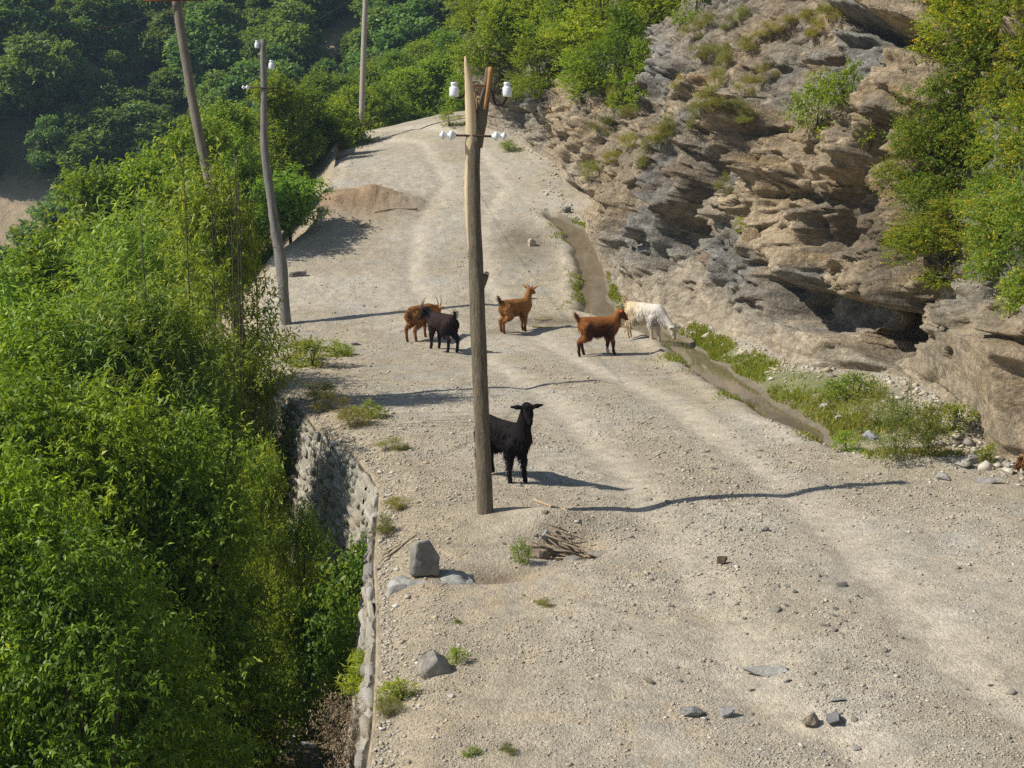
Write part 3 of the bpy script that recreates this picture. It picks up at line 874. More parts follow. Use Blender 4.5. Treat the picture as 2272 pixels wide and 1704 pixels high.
# forest on the far hillside
def hill_label(px, py, H):
    a = 'left of the leaning pole' if px < 380 else ('between the leaning and the crooked pole' if px < 580 else ('between the crooked and the straight pole' if px < 805 else 'right of the far straight pole'))
    b = 'at the top edge' if py < 60 else ('half way up' if py < 240 else 'low down')
    return ('tall' if H > 4.1 else ('low' if H < 3.3 else 'middling')) + ' hillside tree ' + b + ', ' + a
hk = 0
hx = np.arange(-46, 24, 2.55)
for iy, y in enumerate(np.arange(73, 118, 2.35)):
    for x in hx:
        xx = x + random.uniform(-1.0, 1.0) + (iy % 2) * 1.2; yy = y + random.uniform(-.9, .9)
        z = float(hill_z(np.array([xx]), np.array([yy]))[0])
        px, py, d = project(np.array([xx, yy, z + 2.0]))
        if px < -160 or px > 1150 or py < -260: continue
        pg = project(np.array([xx, yy, z]))
        bare = False
        for (a, b, ra, rb) in ((-10, 505, 185, 90), (205, 150, 16, 26), (300, 250, 22, 12), (745, 135, 40, 26), (690, 60, 14, 10)):
            if ((pg[0] - a) / ra) ** 2 + ((pg[1] - b) / rb) ** 2 < 1: bare = True
        if bare or random.random() < .05: continue
        H = random.choice([random.uniform(2.2, 3.6), random.uniform(3, 4.8), random.uniform(4, 6)])
        hk += 1
        grow(f'hill{random.randrange(4)}', 'hillside_tree', xx, yy, z - .1, H, random.uniform(.85, 1.5), None, hill_label(float(px), float(py), H), 'tree', 'forest on the far hillside')
print('hill trees', hk)

# shrubs on and above the cliff
def cliff_plant(key, name, px, py, hpx, width, label, cat='shrub', group=None, sink=.1):
    """base of the plant at a pixel of the rock face, height given in photograph pixels"""
    b = on_cliff(px, py)
    d = project(b)[2]
    H = hpx / FPX * float(d)
    o = grow(key, name, b[0] + sink, b[1] + sink * .4, b[2] - sink * .8, H, 1, None, label, cat, group)
    h0, r0 = PROTO[key][2:]
    s = width / FPX * float(d) / 2 / r0
    o.scale = (s, s, H / h0)
    return o
UP = [
 (1100, 190, 190, 190, 'yel0', 'yellow-green bush beside the bare grey rock rib'), (1150, 110, 170, 170, 'yel1', 'green bush on the shelf at the top of the frame, left end'),
 (1185, 210, 130, 170, 'yel2', 'olive bush hanging over the dark rock recess'), (1240, 150, 210, 200, 'yel0', 'large yellow-green bush in the middle of the upper shelf'),
 (1285, 215, 120, 160, 'yel1', 'low bush with bare twigs at the lower shelf edge'), (1330, 110, 200, 210, 'yel2', 'bright yellow-green bush at the top, left of the grey slope'),
 (1370, 175, 160, 150, 'yel0', 'dense yellow-green bush above the ochre slope'), (1425, 60, 150, 170, 'yel1', 'bush at the top right end of the shelf'),
 (1400, 232, 150, 110, 'yel2', 'bright green bush standing in front of a shaded hollow'), (1530, 40, 90, 100, 'shrub0', 'fresh green shrub at the top edge of the slope'),
 (1235, 40, 120, 200, 'yel1', 'bush cut by the top edge above the shelf'), (1035, 60, 110, 110, 'yel2', 'olive bush behind the bare grey rock rib'),
 (1130, 60, 100, 150, 'yel0', 'bush cut by the top edge beside the rock rib'),
 (1800, 300, 135, 125, 'shrub1', 'bright yellow-green shrub on the boulder ledge'), (1635, 510, 34, 62, 'shrub2', 'tiny dark green shrub on the bare rock face'),
 (1870, 230, 110, 120, 'shrub2', 'sparse grey-green shrub left of the big overhanging tree'), (1925, 300, 100, 90, 'shrub0', 'sparse olive shrub on the ledge below the sparse grey one'),
 (1480, 15, 60, 90, 'yel2', 'shrub at the top edge left of the fresh green one'),
]
for a in UP: cliff_plant(a[4], 'cliff_shrub', a[0], a[1], a[2], a[3], a[5], 'shrub', 'shrubs growing on the cliff')
RT = [
 (2060, 470, 300, 260, 'right0', 'yellow-tinged tree on the right, lowest to the left'), (2170, 330, 330, 300, 'right1', 'grey-green tree at the upper right'),
 (2230, 500, 300, 260, 'right0', 'green tree at the right edge above the dark ledge'), (2080, 610, 190, 280, 'right1', 'yellow-orange drooping tree over the cave'),
 (2140, 130, 260, 300, 'right0', 'tree filling the top right corner'), (2260, 220, 320, 280, 'right1', 'tree cut by the right edge at the top'),
 (2180, 600, 240, 200, 'right0', 'dark green bush on the right below the yellow tree'), (2300, 640, 340, 260, 'right1', 'tree leaning in from the right edge'),
 (2010, 410, 160, 140, 'right0', 'small yellow-green tree at the left rim of the right-hand wood'), (2240, 690, 100, 130, 'shrub1', 'pale green shrub at the right edge in the shade'),
 (2080, 20, 150, 150, 'right1', 'tree at the top edge right of the overhanging ledge'),
]
for a in RT: cliff_plant(a[4], 'overhanging_tree', a[0], a[1], a[2], a[3], a[5], 'tree', 'trees on the right-hand cliff')
# dry grass and herbs on the rock
r_ = np.random.default_rng(5)
DG = [(1530, 90), (1560, 60), (1610, 60), (1640, 40), (1700, 75), (1780, 55), (1830, 30), (1870, 40), (1800, 80), (1600, 150), (1640, 210), (1580, 190), (1560, 230), (1540, 250), (1525, 280), (1600, 130), (1480, 300), (1440, 330), (1420, 370), (1350, 360), (1330, 300), (1385, 260), (1350, 240), (1460, 310), (1640, 275), (1620, 240), (1690, 180), (1560, 130), (1500, 210), (1910, 430), (1475, 320), (1740, 60), (1640, 110), (1300, 400), (1600, 430), (1390, 330)]
for i, (px, py) in enumerate(DG):
    cliff_plant(f'drygrass{i % 2}', 'dry_grass_clump', px + 4, py, r_.uniform(28, 52), r_.uniform(45, 85), 'yellowish dry grass clump rooted in the cliff slope', 'grass clump', 'dry grass clumps on the cliff', sink=.03)
# ------------------------------------------------------------------ water
def mat_water(name, col, rough=.08, foam=False, bump=.25, scale=9.0, stretch=(1, 1, 1)):
    m, nt, out = mat_new(name)
    b = N(nt, 'ShaderNodeBsdfPrincipled', Roughness=rough)
    b.inputs['Base Color'].default_value = (*col, 1); b.inputs['IOR'].default_value = 1.33
    tc = N(nt, 'ShaderNodeTexCoord'); mp = N(nt, 'ShaderNodeMapping'); mp.inputs['Scale'].default_value = stretch
    nt.links.new(tc.outputs['Object'], mp.inputs['Vector'])
    n = N(nt, 'ShaderNodeTexNoise', Scale=scale, Detail=4.0, Roughness=.6)
    nt.links.new(mp.outputs[0], n.inputs['Vector'])
    bp = N(nt, 'ShaderNodeBump', Strength=bump, Distance=.03)
    nt.links.new(n.outputs['Fac'], bp.inputs['Height']); nt.links.new(bp.outputs[0], b.inputs['Normal'])
    n2 = N(nt, 'ShaderNodeTexNoise', Scale=scale * (.45 if not foam else .7), Detail=5.0, Roughness=.7)
    nt.links.new(mp.outputs[0], n2.inputs['Vector'])
    cr = N(nt, 'ShaderNodeValToRGB')
    cr.color_ramp.elements[0].color = (*col, 1); cr.color_ramp.elements[1].color = (.85, .9, .95, 1) if foam else (col[0] * 1.35, col[1] * 1.35, col[2] * 1.4, 1)
    cr.color_ramp.elements[0].position = .47 if foam else .35; cr.color_ramp.elements[1].position = .62 if foam else .65
    nt.links.new(n2.outputs['Fac'], cr.inputs[0]); nt.links.new(cr.outputs[0], b.inputs['Base Color'])
    nt.links.new(b.outputs[0], out.inputs['Surface'])
    return m
M['ditch_water'] = mat_water('muddy_water', (.145, .115, .075), rough=.03, bump=.06, scale=4, stretch=(1.6, .8, 1))
M['brook_water'] = mat_water('brook_water', (.035, .05, .06), foam=True, bump=.8, scale=7)
M['puddle_water'] = mat_water('puddle_water', (.26, .20, .045), rough=.2, bump=.05)
ys = np.linspace(WY0 - .1, WY1 + .05, 120)
tt = np.linspace(0, 1, 14)
wx = (wl(ys) - .10)[:, None] * (1 - tt) + (wr(ys) + .12)[:, None] * tt
yy = np.repeat(ys[:, None], 14, 1)
Pw = np.stack([wx.ravel(), yy.ravel(), (zr(yy) - .075).ravel()], 1)
ditch = mk('ditch_water', Pw, grid_faces(120, 14), M['ditch_water'], smooth_shade=True); tag(ditch, kind='structure')
def puddle(px, py, rx, ry, lab):
    c = hit(px, py); n = 20
    a = np.arange(n) / n * 6.2832
    rr = 1 + .18 * np.sin(2 * a + 1) + .12 * np.sin(3 * a)
    V = np.stack([c[0] + rx * rr * np.cos(a), c[1] + ry * rr * np.sin(a), np.zeros(n)], 1)
    V[:, 2] = float(np.median(road_z(V[:, 0], V[:, 1]))) + .008
    V = np.concatenate([V, [[c[0], c[1], V[0, 2]]]])
    k = np.arange(n)
    o = mk('puddle', V, np.stack([k, (k + 1) % n, np.full(n, n)], 1), M['puddle_water']); tag(o, kind='structure')
puddle(1208, 722, .26, .16, ''); puddle(1205, 707, .18, .09, '')
ys = np.linspace(6, 19.5, 160); tt = np.linspace(.25, 2.0, 16)
bx = Lx(ys)[:, None] - .22 * np.sin(ys * 1.3)[:, None] - tt[None, :]
by = np.repeat(ys[:, None], 16, 1)
bz = -3.36 - .03 * np.clip(by - 10, -10, 40) + .05 * np.sin(by * 4 + 3 * bx)
brook = mk('brook_water', np.stack([bx.ravel(), by.ravel(), bz.ravel()], 1), grid_faces(160, 16)[:, ::-1], M['brook_water'], smooth_shade=True); tag(brook, kind='structure')

# ------------------------------------------------------------------ stones
def ico(n=2):
    bm = bmesh.new(); bmesh.ops.create_icosphere(bm, subdivisions=n, radius=1)
    V = np.array([v.co[:] for v in bm.verts]); F = np.array([[v.index for v in f.verts] for f in bm.faces]); bm.free()
    return V, F
ICO_V, ICO_F = ico()
ICO3_V, ICO3_F = ico(4)
def rock_shape(seed, flat=.6, block=.55, src=None):
    """angular broken stone: a sphere cut back by random planes"""
    r = np.random.default_rng(seed)
    V = (ICO_V if src is None else src).copy()
    V = V / np.abs(V).max(1)[:, None] ** .7
    for _ in range(12):
        n = unit(r.normal(size=3)); d = block * .75 + .45 * r.random()
        s = V @ n - d
        V = V - np.clip(s, 0, None)[:, None] * n
    V = V + .012 * r.normal(size=V.shape)
    V *= np.array([1.0, .6 + .4 * r.random(), flat])
    V /= np.abs(V).max()
    return V
STONE_COL = [(.40, .36, .29), (.32, .29, .24), (.45, .41, .34), (.26, .25, .235), (.37, .30, .20), (.50, .47, .42), (.20, .19, .175)]
STONES = []
for i in range(10):
    V = rock_shape(400 + i, flat=[.35, .45, .6, .5][i % 4])
    STONES.append(mk('stone', V, ICO_F, M['stone'], col=np.tile(STONE_COL[i % 7], (len(V), 1)), mesh_only=True))

def rock(name, px, py, size, label, col, seed, flat=.7, rz=0.0, sink=.3, cat='rock', stretch=(1, 1, 1), at=None, form=None):
    V = rock_shape(seed, flat, .5, ICO3_V)
    if form == 'slab':      # upright block, broader at the foot, slanting right shoulder
        V = ICO3_V / np.abs(ICO3_V).max(1)[:, None] ** .86
        for nrm, d in (((.80, .1, .6), .80), ((-.15, .2, .97), .9), ((.2, -.95, .25), .82), ((-.9, -.3, .3), .95), ((-.3, .2, .93), .93), ((.5, -.8, .4), .86)):
            nrm = unit(np.array(nrm)); V = V - np.clip(V @ nrm - d, 0, None)[:, None] * nrm
        V = V * np.array([.62, .42, .78])
    if form == 'wedge':     # ridge-backed broken boulder
        V = ICO3_V / np.abs(ICO3_V).max(1)[:, None] ** .8
        for nrm, d in (((.75, -.3, .6), .52), ((-.6, -.5, .62), .5), ((.1, .8, .6), .6), ((-.2, -.95, .1), .7), ((.3, -.7, .65), .62), ((-.95, .2, .1), .85)):
            nrm = unit(np.array(nrm)); V = V - np.clip(V @ nrm - d, 0, None)[:, None] * nrm
        V = V * np.array([.95, .7, .8])
    # finer facets for the bigger ones
    V = V + .07 * np.repeat(facet(V * 2.2 + seed, seed)[:, None], 3, 1) * V + .03 * np.repeat(facet(V * 6 + seed, seed)[:, None], 3, 1) * V
    c = np.array(col) * (1 + .25 * fbm(V * 2 + seed, 3, seed))[:, None]
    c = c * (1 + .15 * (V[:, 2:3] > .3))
    p = hit(px, py) if at is None else at
    z = float(road_z(np.array([p[0]]), np.array([p[1]]))[0]) if at is None else p[2]
    V = V * np.array(stretch) * size * (1 if form else .75)
    o = mk(name, V, ICO3_F, M['stone'], col=np.clip(c, .03, .7))
    o.location = (p[0], p[1], z - V[:, 2].min() * (1 - sink) * (.6 if not form else 1)); o.rotation_euler = (0, 0, rz)
    return tag(o, label, cat)
rock('marker_stone', 942, 1268, .22, 'upright dark grey marker stone standing on the concrete slab', (.23, .215, .19), 502, flat=1.0, rz=.15, sink=.08, stretch=(1, 1, 1), cat='stone', form='slab')
rock('boulder', 962, 1490, .135, 'angular grey rock with a pale split face near the wall edge', (.36, .33, .28), 511, flat=.85, rz=.5, sink=.22, form='wedge')
rock('flat_stone', 1330, 1205, .26, 'pale flat stone slab beside the hole with brushwood', (.38, .35, .29), 513, flat=.25, rz=.1, sink=.35, stretch=(1.2, .8, 1), cat='stone')
rock('flat_stone', 1700, 1490, .22, 'largest pale flat slab bedded in the foreground gravel', (.37, .355, .32), 515, flat=.18, rz=-.3, sink=.3, stretch=(1.15, .55, 1), cat='stone')
rock('flat_stone', 1545, 1592, .14, 'grey flat slab with ochre underside tilted in the foreground', (.27, .265, .25), 516, flat=.4, rz=.2, sink=.1, stretch=(1.2, .7, 1), cat='stone')
rock('flat_stone', 1610, 1588, .10, 'smaller grey slab right of the tilted one with ochre underside', (.30, .29, .27), 517, flat=.35, rz=.9, sink=.15, cat='stone')
rock('loose_rock', 1602, 1252, .075, 'small dark wedge-shaped stone on the pale road in the middle', (.12, .09, .06), 518, flat=.7, rz=.2, sink=.1, cat='stone')
rock('loose_rock', 1850, 1600, .10, 'dark blue-grey stone lying in the foreground right of the slabs', (.17, .17, .17), 519, flat=.55, rz=-.6, sink=.15, cat='stone')
rock('loose_rock', 1800, 1600, .11, 'tan angular stone left of the dark blue-grey one in the foreground', (.36, .30, .22), 520, flat=.6, rz=.6, sink=.15, cat='stone')
rock('loose_rock', 1855, 1560, .09, 'grey-green flat stone above the dark blue-grey one', (.28, .29, .26), 521, flat=.3, rz=.1, sink=.2, cat='stone')
rock('loose_rock', 790, 765, .16, 'grey flat rock lying left of the pair of goats', (.30, .29, .27), 522, flat=.35, rz=.2, sink=.2, cat='rock')
rock('loose_rock', 760, 788, .26, 'pale rock at the end of the verge weeds above the wall', (.42, .37, .31), 523, flat=.55, rz=.2, sink=.25, cat='rock')
rock('loose_rock', 660, 612, .3, 'dark flat rock at the foot of the crooked grey pole', (.17, .155, .14), 524, flat=.4, rz=.1, sink=.2, stretch=(1, .5, 1), cat='rock')
rock('loose_rock', 1180, 545, .2, 'pale boulder on the bank of the ditch beyond the goats', (.38, .32, .24), 525, flat=.8, rz=.6, sink=.3, cat='rock')
rock('loose_rock', 1255, 470, .2, 'dark rock at the head of the ditch under the cliff', (.22, .21, .19), 526, flat=.8, rz=.3, sink=.3, cat='rock')
rock('loose_rock', 1830, 912, .13, 'pale stone at the ditch edge, upper of the two', (.52, .46, .38), 527, flat=.6, rz=.3, sink=.2, cat='stone')
rock('loose_rock', 1862, 935, .13, 'pale stone at the ditch edge, lower of the two', (.50, .45, .38), 528, flat=.6, rz=.9, sink=.2, cat='stone')
rock('loose_rock', 1930, 980, .16, 'blue-grey stone at the end of the muddy ditch', (.33, .33, .34), 529, flat=.5, rz=.2, sink=.25, cat='stone')
rock('loose_rock', 2090, 1062, .2, 'pale grey flat stone on the low stone berm, left one', (.36, .35, .32), 530, flat=.35, rz=.2, sink=.3, cat='stone')
rock('loose_rock', 2190, 1072, .22, 'long grey stone on the low stone berm by the right edge', (.33, .31, .28), 531, flat=.35, rz=-.1, sink=.3, stretch=(1.2, .6, 1), cat='stone')
rock('loose_rock', 2150, 1035, .16, 'rounded stone at the foot of the right cliff by the dark gap', (.36, .32, .27), 532, flat=.6, rz=-.1, sink=.3, cat='stone')
rock('loose_rock', 1000, 1545, .05, 'whitish pebble left of the ochre patch in the lower foreground', (.5, .47, .42), 533, flat=.6, cat='stone')
# concrete slab under the marker stone
def slab():
    q = hit(945, 1275); n, m = 40, 26
    U, Vv = np.meshgrid(np.linspace(-1, 1, n), np.linspace(-1, 1, m), indexing='ij')
    x = q[0] + .02 + U * .50; y = q[1] - .02 + Vv * .21 + .10 * U
    edge = np.maximum(np.abs(U), np.abs(Vv))
    Q = np.stack([x.ravel(), y.ravel(), 0 * x.ravel()], 1)
    nz = fbm(Q * 8, 4, 601).reshape(n, m)
    z = zr(y) - .035 + .03 * nz + .03 * facet(Q * 9, 607).reshape(n, m) - smooth(.6, 1.0, edge + .3 * nz) * .16
    c = np.array([.38, .37, .335]) * (1 + .4 * fbm(Q * 12, 4, 603))[:, None]
    o = mk('concrete_slab', np.stack([x.ravel(), y.ravel(), z.ravel()], 1), grid_faces(n, m), M['stone'], col=c)
    tag(o, 'rough grey concrete slab at the wall edge under the marker stone', 'slab')
slab()

# individual loose stones on the road, then the gravel as a mass
r_ = np.random.default_rng(77)
occ = 0
for i in range(190):
    near = r_.random() < .75
    y = 8.3 + 9 * r_.random() ** 1.2 if near else 17 + 25 * r_.random()
    lo, hi = Lx(y) + .1, min(Rx(y) - .3, .39 * y + .2)
    x = r_.uniform(lo, hi)
    if WY0 - .2 < y < WY1 + .2 and wl(y) - .1 < x < wr(y) + .1: continue
    if near and r_.random() < .6: x = np.clip(track_x(y) - r_.normal(.1, .45), lo, hi)
    s = r_.choice([.022, .03, .038, .05, .07], p=[.34, .32, .2, .1, .04]) * (1 if near else 1.4)
    z = float(road_z(np.array([x]), np.array([y]))[0])
    si = r_.integers(10)
    o = link('loose_stone', STONES[si], None, (x, y, z + s * .02), (r_.normal(0, .2), r_.normal(0, .2), r_.uniform(0, 6.28)), (s, s, s))
    lab = 'fist-sized loose stone on the foreground gravel' if y < 12 else ('loose stone on the road between the broken pole and the goats' if y < 25 else 'loose stone on the road beyond the goats')
    lab = ['tan-grey', 'grey', 'pale', 'dark grey', 'brownish', 'whitish', 'blackish'][si % 7] + (' larger ' if s > .045 else ' small ') + lab.replace('fist-sized ', '')
    tag(o, lab, 'stone', 'loose stones in the foreground' if y < 12 else ('loose stones in the middle of the road' if y < 25 else 'loose stones on the far road'))

def gravel():
    r = np.random.default_rng(91)
    n = 190000
    u = r.random(n)
    y = 1 / (1 / 7.4 + u * (1 / 44 - 1 / 7.4))
    lo = Lx(y) + .03; hi = np.minimum(Rx(y) + .2, .40 * y + .6)
    x = lo + (hi - lo) * r.random(n)
    Q = np.stack([x, y, 0 * x], 1)
    dens = (.45 + .9 * fbm(Q * .7, 3, 611) + .5 * fbm(Q * 3, 2, 613)) * np.interp(y, [8, 14, 20, 40], [1.1, 1.0, .6, .4])
    tr = np.exp(-((x - track_x(y) + 1.0) / .35) ** 2) + np.exp(-((x - track_x(y) - .75) / .35) ** 2)
    dens = dens - .45 * tr + .3 * np.exp(-((x - track_x(y)) / .45) ** 2) + .35 * smooth(1.6, .2, x - Lx(y))
    inw = (y > WY0 - .2) & (y < WY1 + .3) & (x > wl(y) - .02) & (x < wr(y) + .05)
    k = (r.random(n) < dens) & ~inw
    x, y = x[k], y[k]; n = len(x)
    s = np.exp(r.normal(math.log(.0072), .45, n)) * np.clip(y / 10.5, .85, 1.7)
    s = np.clip(s, .0045, .05)
    # rubble spilling along the wall lip and gathered at the foot of the cliff
    m1, m2 = 2400, 3400
    y1 = r.uniform(8, 23.5, m1); x1 = Lx(y1) + .02 + np.abs(r.normal(0, .12, m1))
    y2 = 1 / (1 / 14.5 + r.random(m2) * (1 / 48 - 1 / 14.5)); x2 = Rx(y2) - np.abs(r.normal(-.05, .30, m2))
    ok = ~((y2 > WY0 - .2) & (y2 < WY1 + .3) & (x2 < wr(y2) + .08))
    x2, y2 = x2[ok], y2[ok]
    s = np.concatenate([s, np.clip(np.exp(r.normal(math.log(.015), .5, m1)), .006, .06), np.clip(np.exp(r.normal(math.log(.021), .6, len(x2))), .008, .12)])
    x = np.concatenate([x, x1, x2]); y = np.concatenate([y, y1, y2]); n = len(x)
    base = np.array([[1, 0, 0], [0, 1, 0], [-1, 0, 0], [0, -1, 0], [0, 0, 1], [0, 0, -1.0]])
    F0 = np.array([[0, 1, 4], [1, 2, 4], [2, 3, 4], [3, 0, 4], [1, 0, 5], [2, 1, 5], [3, 2, 5], [0, 3, 5]])
    V = base[None] + r.normal(0, .28, (n, 6, 3))
    V *= np.stack([np.ones(n), .55 + .5 * r.random(n), .3 + .35 * r.random(n)], 1)[:, None, :]
    a = r.random(n) * 6.283; ca, sa = np.cos(a)[:, None], np.sin(a)[:, None]
    V = np.stack([V[..., 0] * ca - V[..., 1] * sa, V[..., 0] * sa + V[..., 1] * ca, V[..., 2]], 2) * s[:, None, None]
    z = road_z(x, y)
    V = V + np.stack([x, y, z + .15 * s], 1)[:, None, :]
    F = (F0[None] + (np.arange(n) * 6)[:, None, None]).reshape(-1, 3)
    pal = np.array([(.46, .40, .31), (.42, .36, .27), (.39, .36, .30), (.50, .46, .38), (.34, .30, .24), (.44, .36, .25), (.54, .51, .45), (.27, .24, .20)])
    c = pal[r.choice(8, n, p=[.22, .2, .15, .13, .1, .1, .06, .04])] * (.85 + .3 * r.random((n, 1)))
    o = mk('gravel', V.reshape(-1, 3), F, M['stone_fine'], col=np.repeat(c, 6, 0))
    tag(o, 'fine grey and tan gravel strewn over the dirt road', 'gravel', kind='stuff')
M['stone_fine'] = mat_attr('gravel_chip', noise_scale=60, noise_amt=.12, bump=0)
gravel()

# ------------------------------------------------------------------ masonry walls on the left edge
def masonry(name, y0, y1, label, seed, rows, height, lenm):
    r = np.random.default_rng(seed)
    root = empty(name, (float(Lx((y0 + y1) / 2)), (y0 + y1) / 2, 0))
    R0 = np.array(root.location)
    # core: battered mortar face
    ysn = np.linspace(y0, y1, 150); hv = np.linspace(0, height, 26)
    dL = (Lx(ysn + .4) - Lx(ysn - .4)) / .8
    nx, ny = -1 / np.hypot(1, dL), dL / np.hypot(1, dL)
    def face(y, h, out):
        i = np.interp(y, ysn, nx); j = np.interp(y, ysn, ny)
        t = .05 + .13 * h + out
        return np.stack([Lx(y) + i * t, y + j * t, zr(y) - .115 - h], -1)
    Yg, Hg = np.meshgrid(ysn, hv, indexing='ij')
    P = face(Yg.ravel(), Hg.ravel(), 0 * Yg.ravel())
    P[:, 0] -= .05 * fbm(P * 3, 3, seed)
    rim = Hg.ravel() < .01
    P[rim, 2] += .06 * fbm(P[rim] * 5, 3, seed + 5) - .02; P[rim, 0] += .05 * fbm(P[rim] * 4, 3, seed + 6)
    top = face(ysn, 0 * ysn, 0 * ysn); top[:, 0] += .14; top[:, 2] += -.06
    V = np.concatenate([P, top]) - R0
    k = np.arange(149)
    F2 = np.stack([k * 26, len(P) + k, len(P) + k + 1, (k + 1) * 26], 1)
    c = np.array([.44, .40, .33]) * (1 + .35 * fbm(V * 2, 4, seed + 1))[:, None]
    mk('mortar', V, [grid_faces(150, 26), F2], M['stone'], root, col=np.clip(c, .05, .6), smooth_shade=True)
    rh = height / rows
    cntr = 0
    for row in range(rows):
        y = y0 + r.random() * .2
        while y < y1:
            l = lenm * r.uniform(.6, 1.5)
            h = (row + .5) * rh + r.normal(0, .025)
            ym = min(y + l / 2, y1)
            p = face(np.array([ym]), np.array([h]), np.array([.0]))[0] - R0
            dl = np.interp(ym, ysn, dL)
            o = link('stone', WALL_STONES[r.integers(len(WALL_STONES))], root, p, (r.normal(0, .1), math.radians(-7) + r.normal(0, .08), math.atan2(-dl, 1) * 1.0 + r.normal(0, .06)), (.025 + .035 * r.random(), l * .46, rh * .44 * r.uniform(.75, 1.1)))
            cntr += 1
            y += l
    print(name, cntr)
    return tag(root, label, 'wall')
WALL_STONES = []
for i in range(8):
    V = rock_shape(700 + i, 1.0, .85)
    V /= np.abs(V).max(0)
    WALL_STONES.append(mk('stone', V, ICO_F, M['stone'], col=np.tile([(.50, .46, .385), (.42, .39, .33), (.55, .51, .44), (.35, .33, .285), (.48, .42, .32), (.60, .56, .49), (.44, .415, .365), (.52, .47, .38)][i], (len(V), 1)), mesh_only=True))
masonry('retaining_wall', 15.62, 22.6, 'pale stone retaining wall stepping down left of the road, far section', 31, 13, 2.3, .31)
masonry('retaining_wall', 7.4, 15.6, 'narrow steep stone retaining wall along the near left road edge', 33, 12, 1.95, .34)
# ------------------------------------------------------------------ poles, insulators, wires
M['polewood'] = mat_attr('weathered_pole_wood', noise_scale=30, noise_amt=.55, bump_scale=60, bump=1.0, bump_dist=.02, base=(.165, .135, .092), stretch=(1, 1, .06), rough=.85)
M['greywood'] = mat_attr('grey_pole_wood', noise_scale=16, noise_amt=.35, bump_scale=40, bump=.7, bump_dist=.012, base=(.20, .185, .165), stretch=(1, 1, .1), rough=.85)
M['dustywood'] = mat_attr('dusty_pole_wood', noise_scale=16, noise_amt=.3, bump_scale=40, bump=.6, bump_dist=.012, base=(.205, .175, .135), stretch=(1, 1, .1), rough=.85)
M['rawwood'] = mat_attr('fresh_split_wood', noise_scale=20, noise_amt=.18, bump_scale=50, bump=.4, bump_dist=.008, base=(.62, .48, .29), stretch=(1, 1, .06), rough=.7)
M['orangewood'] = mat_attr('torn_wood', noise_scale=20, noise_amt=.3, bump_scale=50, bump=.5, bump_dist=.008, base=(.42, .22, .085), stretch=(1, 1, .1), rough=.8)
M['iron'] = mat_attr('rusty_iron', noise_scale=40, noise_amt=.3, bump_scale=90, bump=.3, bump_dist=.003, base=(.085, .052, .038), rough=.75)
M['rust'] = mat_attr('red_rust', noise_scale=40, noise_amt=.3, bump_scale=90, bump=.3, bump_dist=.003, base=(.17, .06, .03), rough=.8)
M['porcelain'] = mat_attr('white_porcelain', noise_scale=10, noise_amt=.06, bump=0, base=(.80, .82, .84), rough=.18, spec=.5)
M['concrete_pole'] = mat_attr('concrete_pole', noise_scale=12, noise_amt=.2, bump_scale=30, bump=.3, bump_dist=.01, base=(.36, .32, .26), rough=.9)
M['wire'] = mat_attr('dull_wire', noise_scale=5, noise_amt=.2, bump=0, base=(.10, .085, .075), rough=.6)

def lathe(prof, n=20):
    prof = np.asarray(prof, float); m = len(prof)
    a = np.arange(n) / n * 6.28318
    V = np.stack([prof[:, 0][:, None] * np.cos(a), prof[:, 0][:, None] * np.sin(a), np.repeat(prof[:, 1][:, None], n, 1)], -1).reshape(-1, 3)
    F = []
    for i in range(m - 1):
        k = np.arange(n); k2 = (k + 1) % n
        F.append(np.stack([i * n + k, i * n + k2, (i + 1) * n + k2, (i + 1) * n + k], 1))
    return V, [np.concatenate(F)]
BELL = lathe([(.001, .145), (.028, .145), (.034, .138), (.035, .118), (.030, .112), (.030, .106), (.040, .098), (.049, .088), (.050, .02), (.047, .004), (.040, 0), (.036, .004), (.034, .04), (.001, .045)])
def rotm(V, R): return np.asarray(V) @ np.array(R).T
def pole_frame(pts, depth):
    return np.array([W(a, b, depth) for a, b in pts])
def resample(P, n):
    P = np.asarray(P, float); d = np.concatenate([[0], np.cumsum(np.linalg.norm(np.diff(P, axis=0), axis=1))])
    t = np.linspace(0, d[-1], n)
    Q = np.stack([np.interp(t, d, P[:, i]) for i in range(3)], 1)
    k = np.array([.25, .5, .25])
    for _ in range(4):
        Q[1:-1] = k[0] * Q[:-2] + k[1] * Q[1:-1] + k[2] * Q[2:]
    return Q

# broken pole in front
pb = hit(1077, 1156); pdep = float(project(pb)[2])
root = empty('broken_telegraph_pole', (pb[0], pb[1], pb[2])); R0 = np.array(root.location)
px2m = pdep / FPX
shaft_px = [(1078, 1175), (1076, 1120), (1072, 1000), (1066, 860), (1061, 740), (1057, 610), (1052, 500), (1050, 420), (1049, 350), (1051, 305)]
wpx = [36, 35, 34, 34, 34, 34, 31, 30, 31, 33]
sp = pole_frame(shaft_px, pdep); d0 = np.linspace(0, 1, len(wpx))
spr = resample(sp, 46)
rad = np.interp(np.linspace(0, 1, 46), np.concatenate([[0], np.cumsum(np.linalg.norm(np.diff(sp, axis=0), axis=1))]) / np.linalg.norm(np.diff(sp, axis=0), axis=1).sum(), wpx) / 2 * px2m
V, F = tube(spr - R0, rad, 18, wob=.045, seed=3)
mk('shaft', V, F, M['polewood'], root, smooth_shade=True)
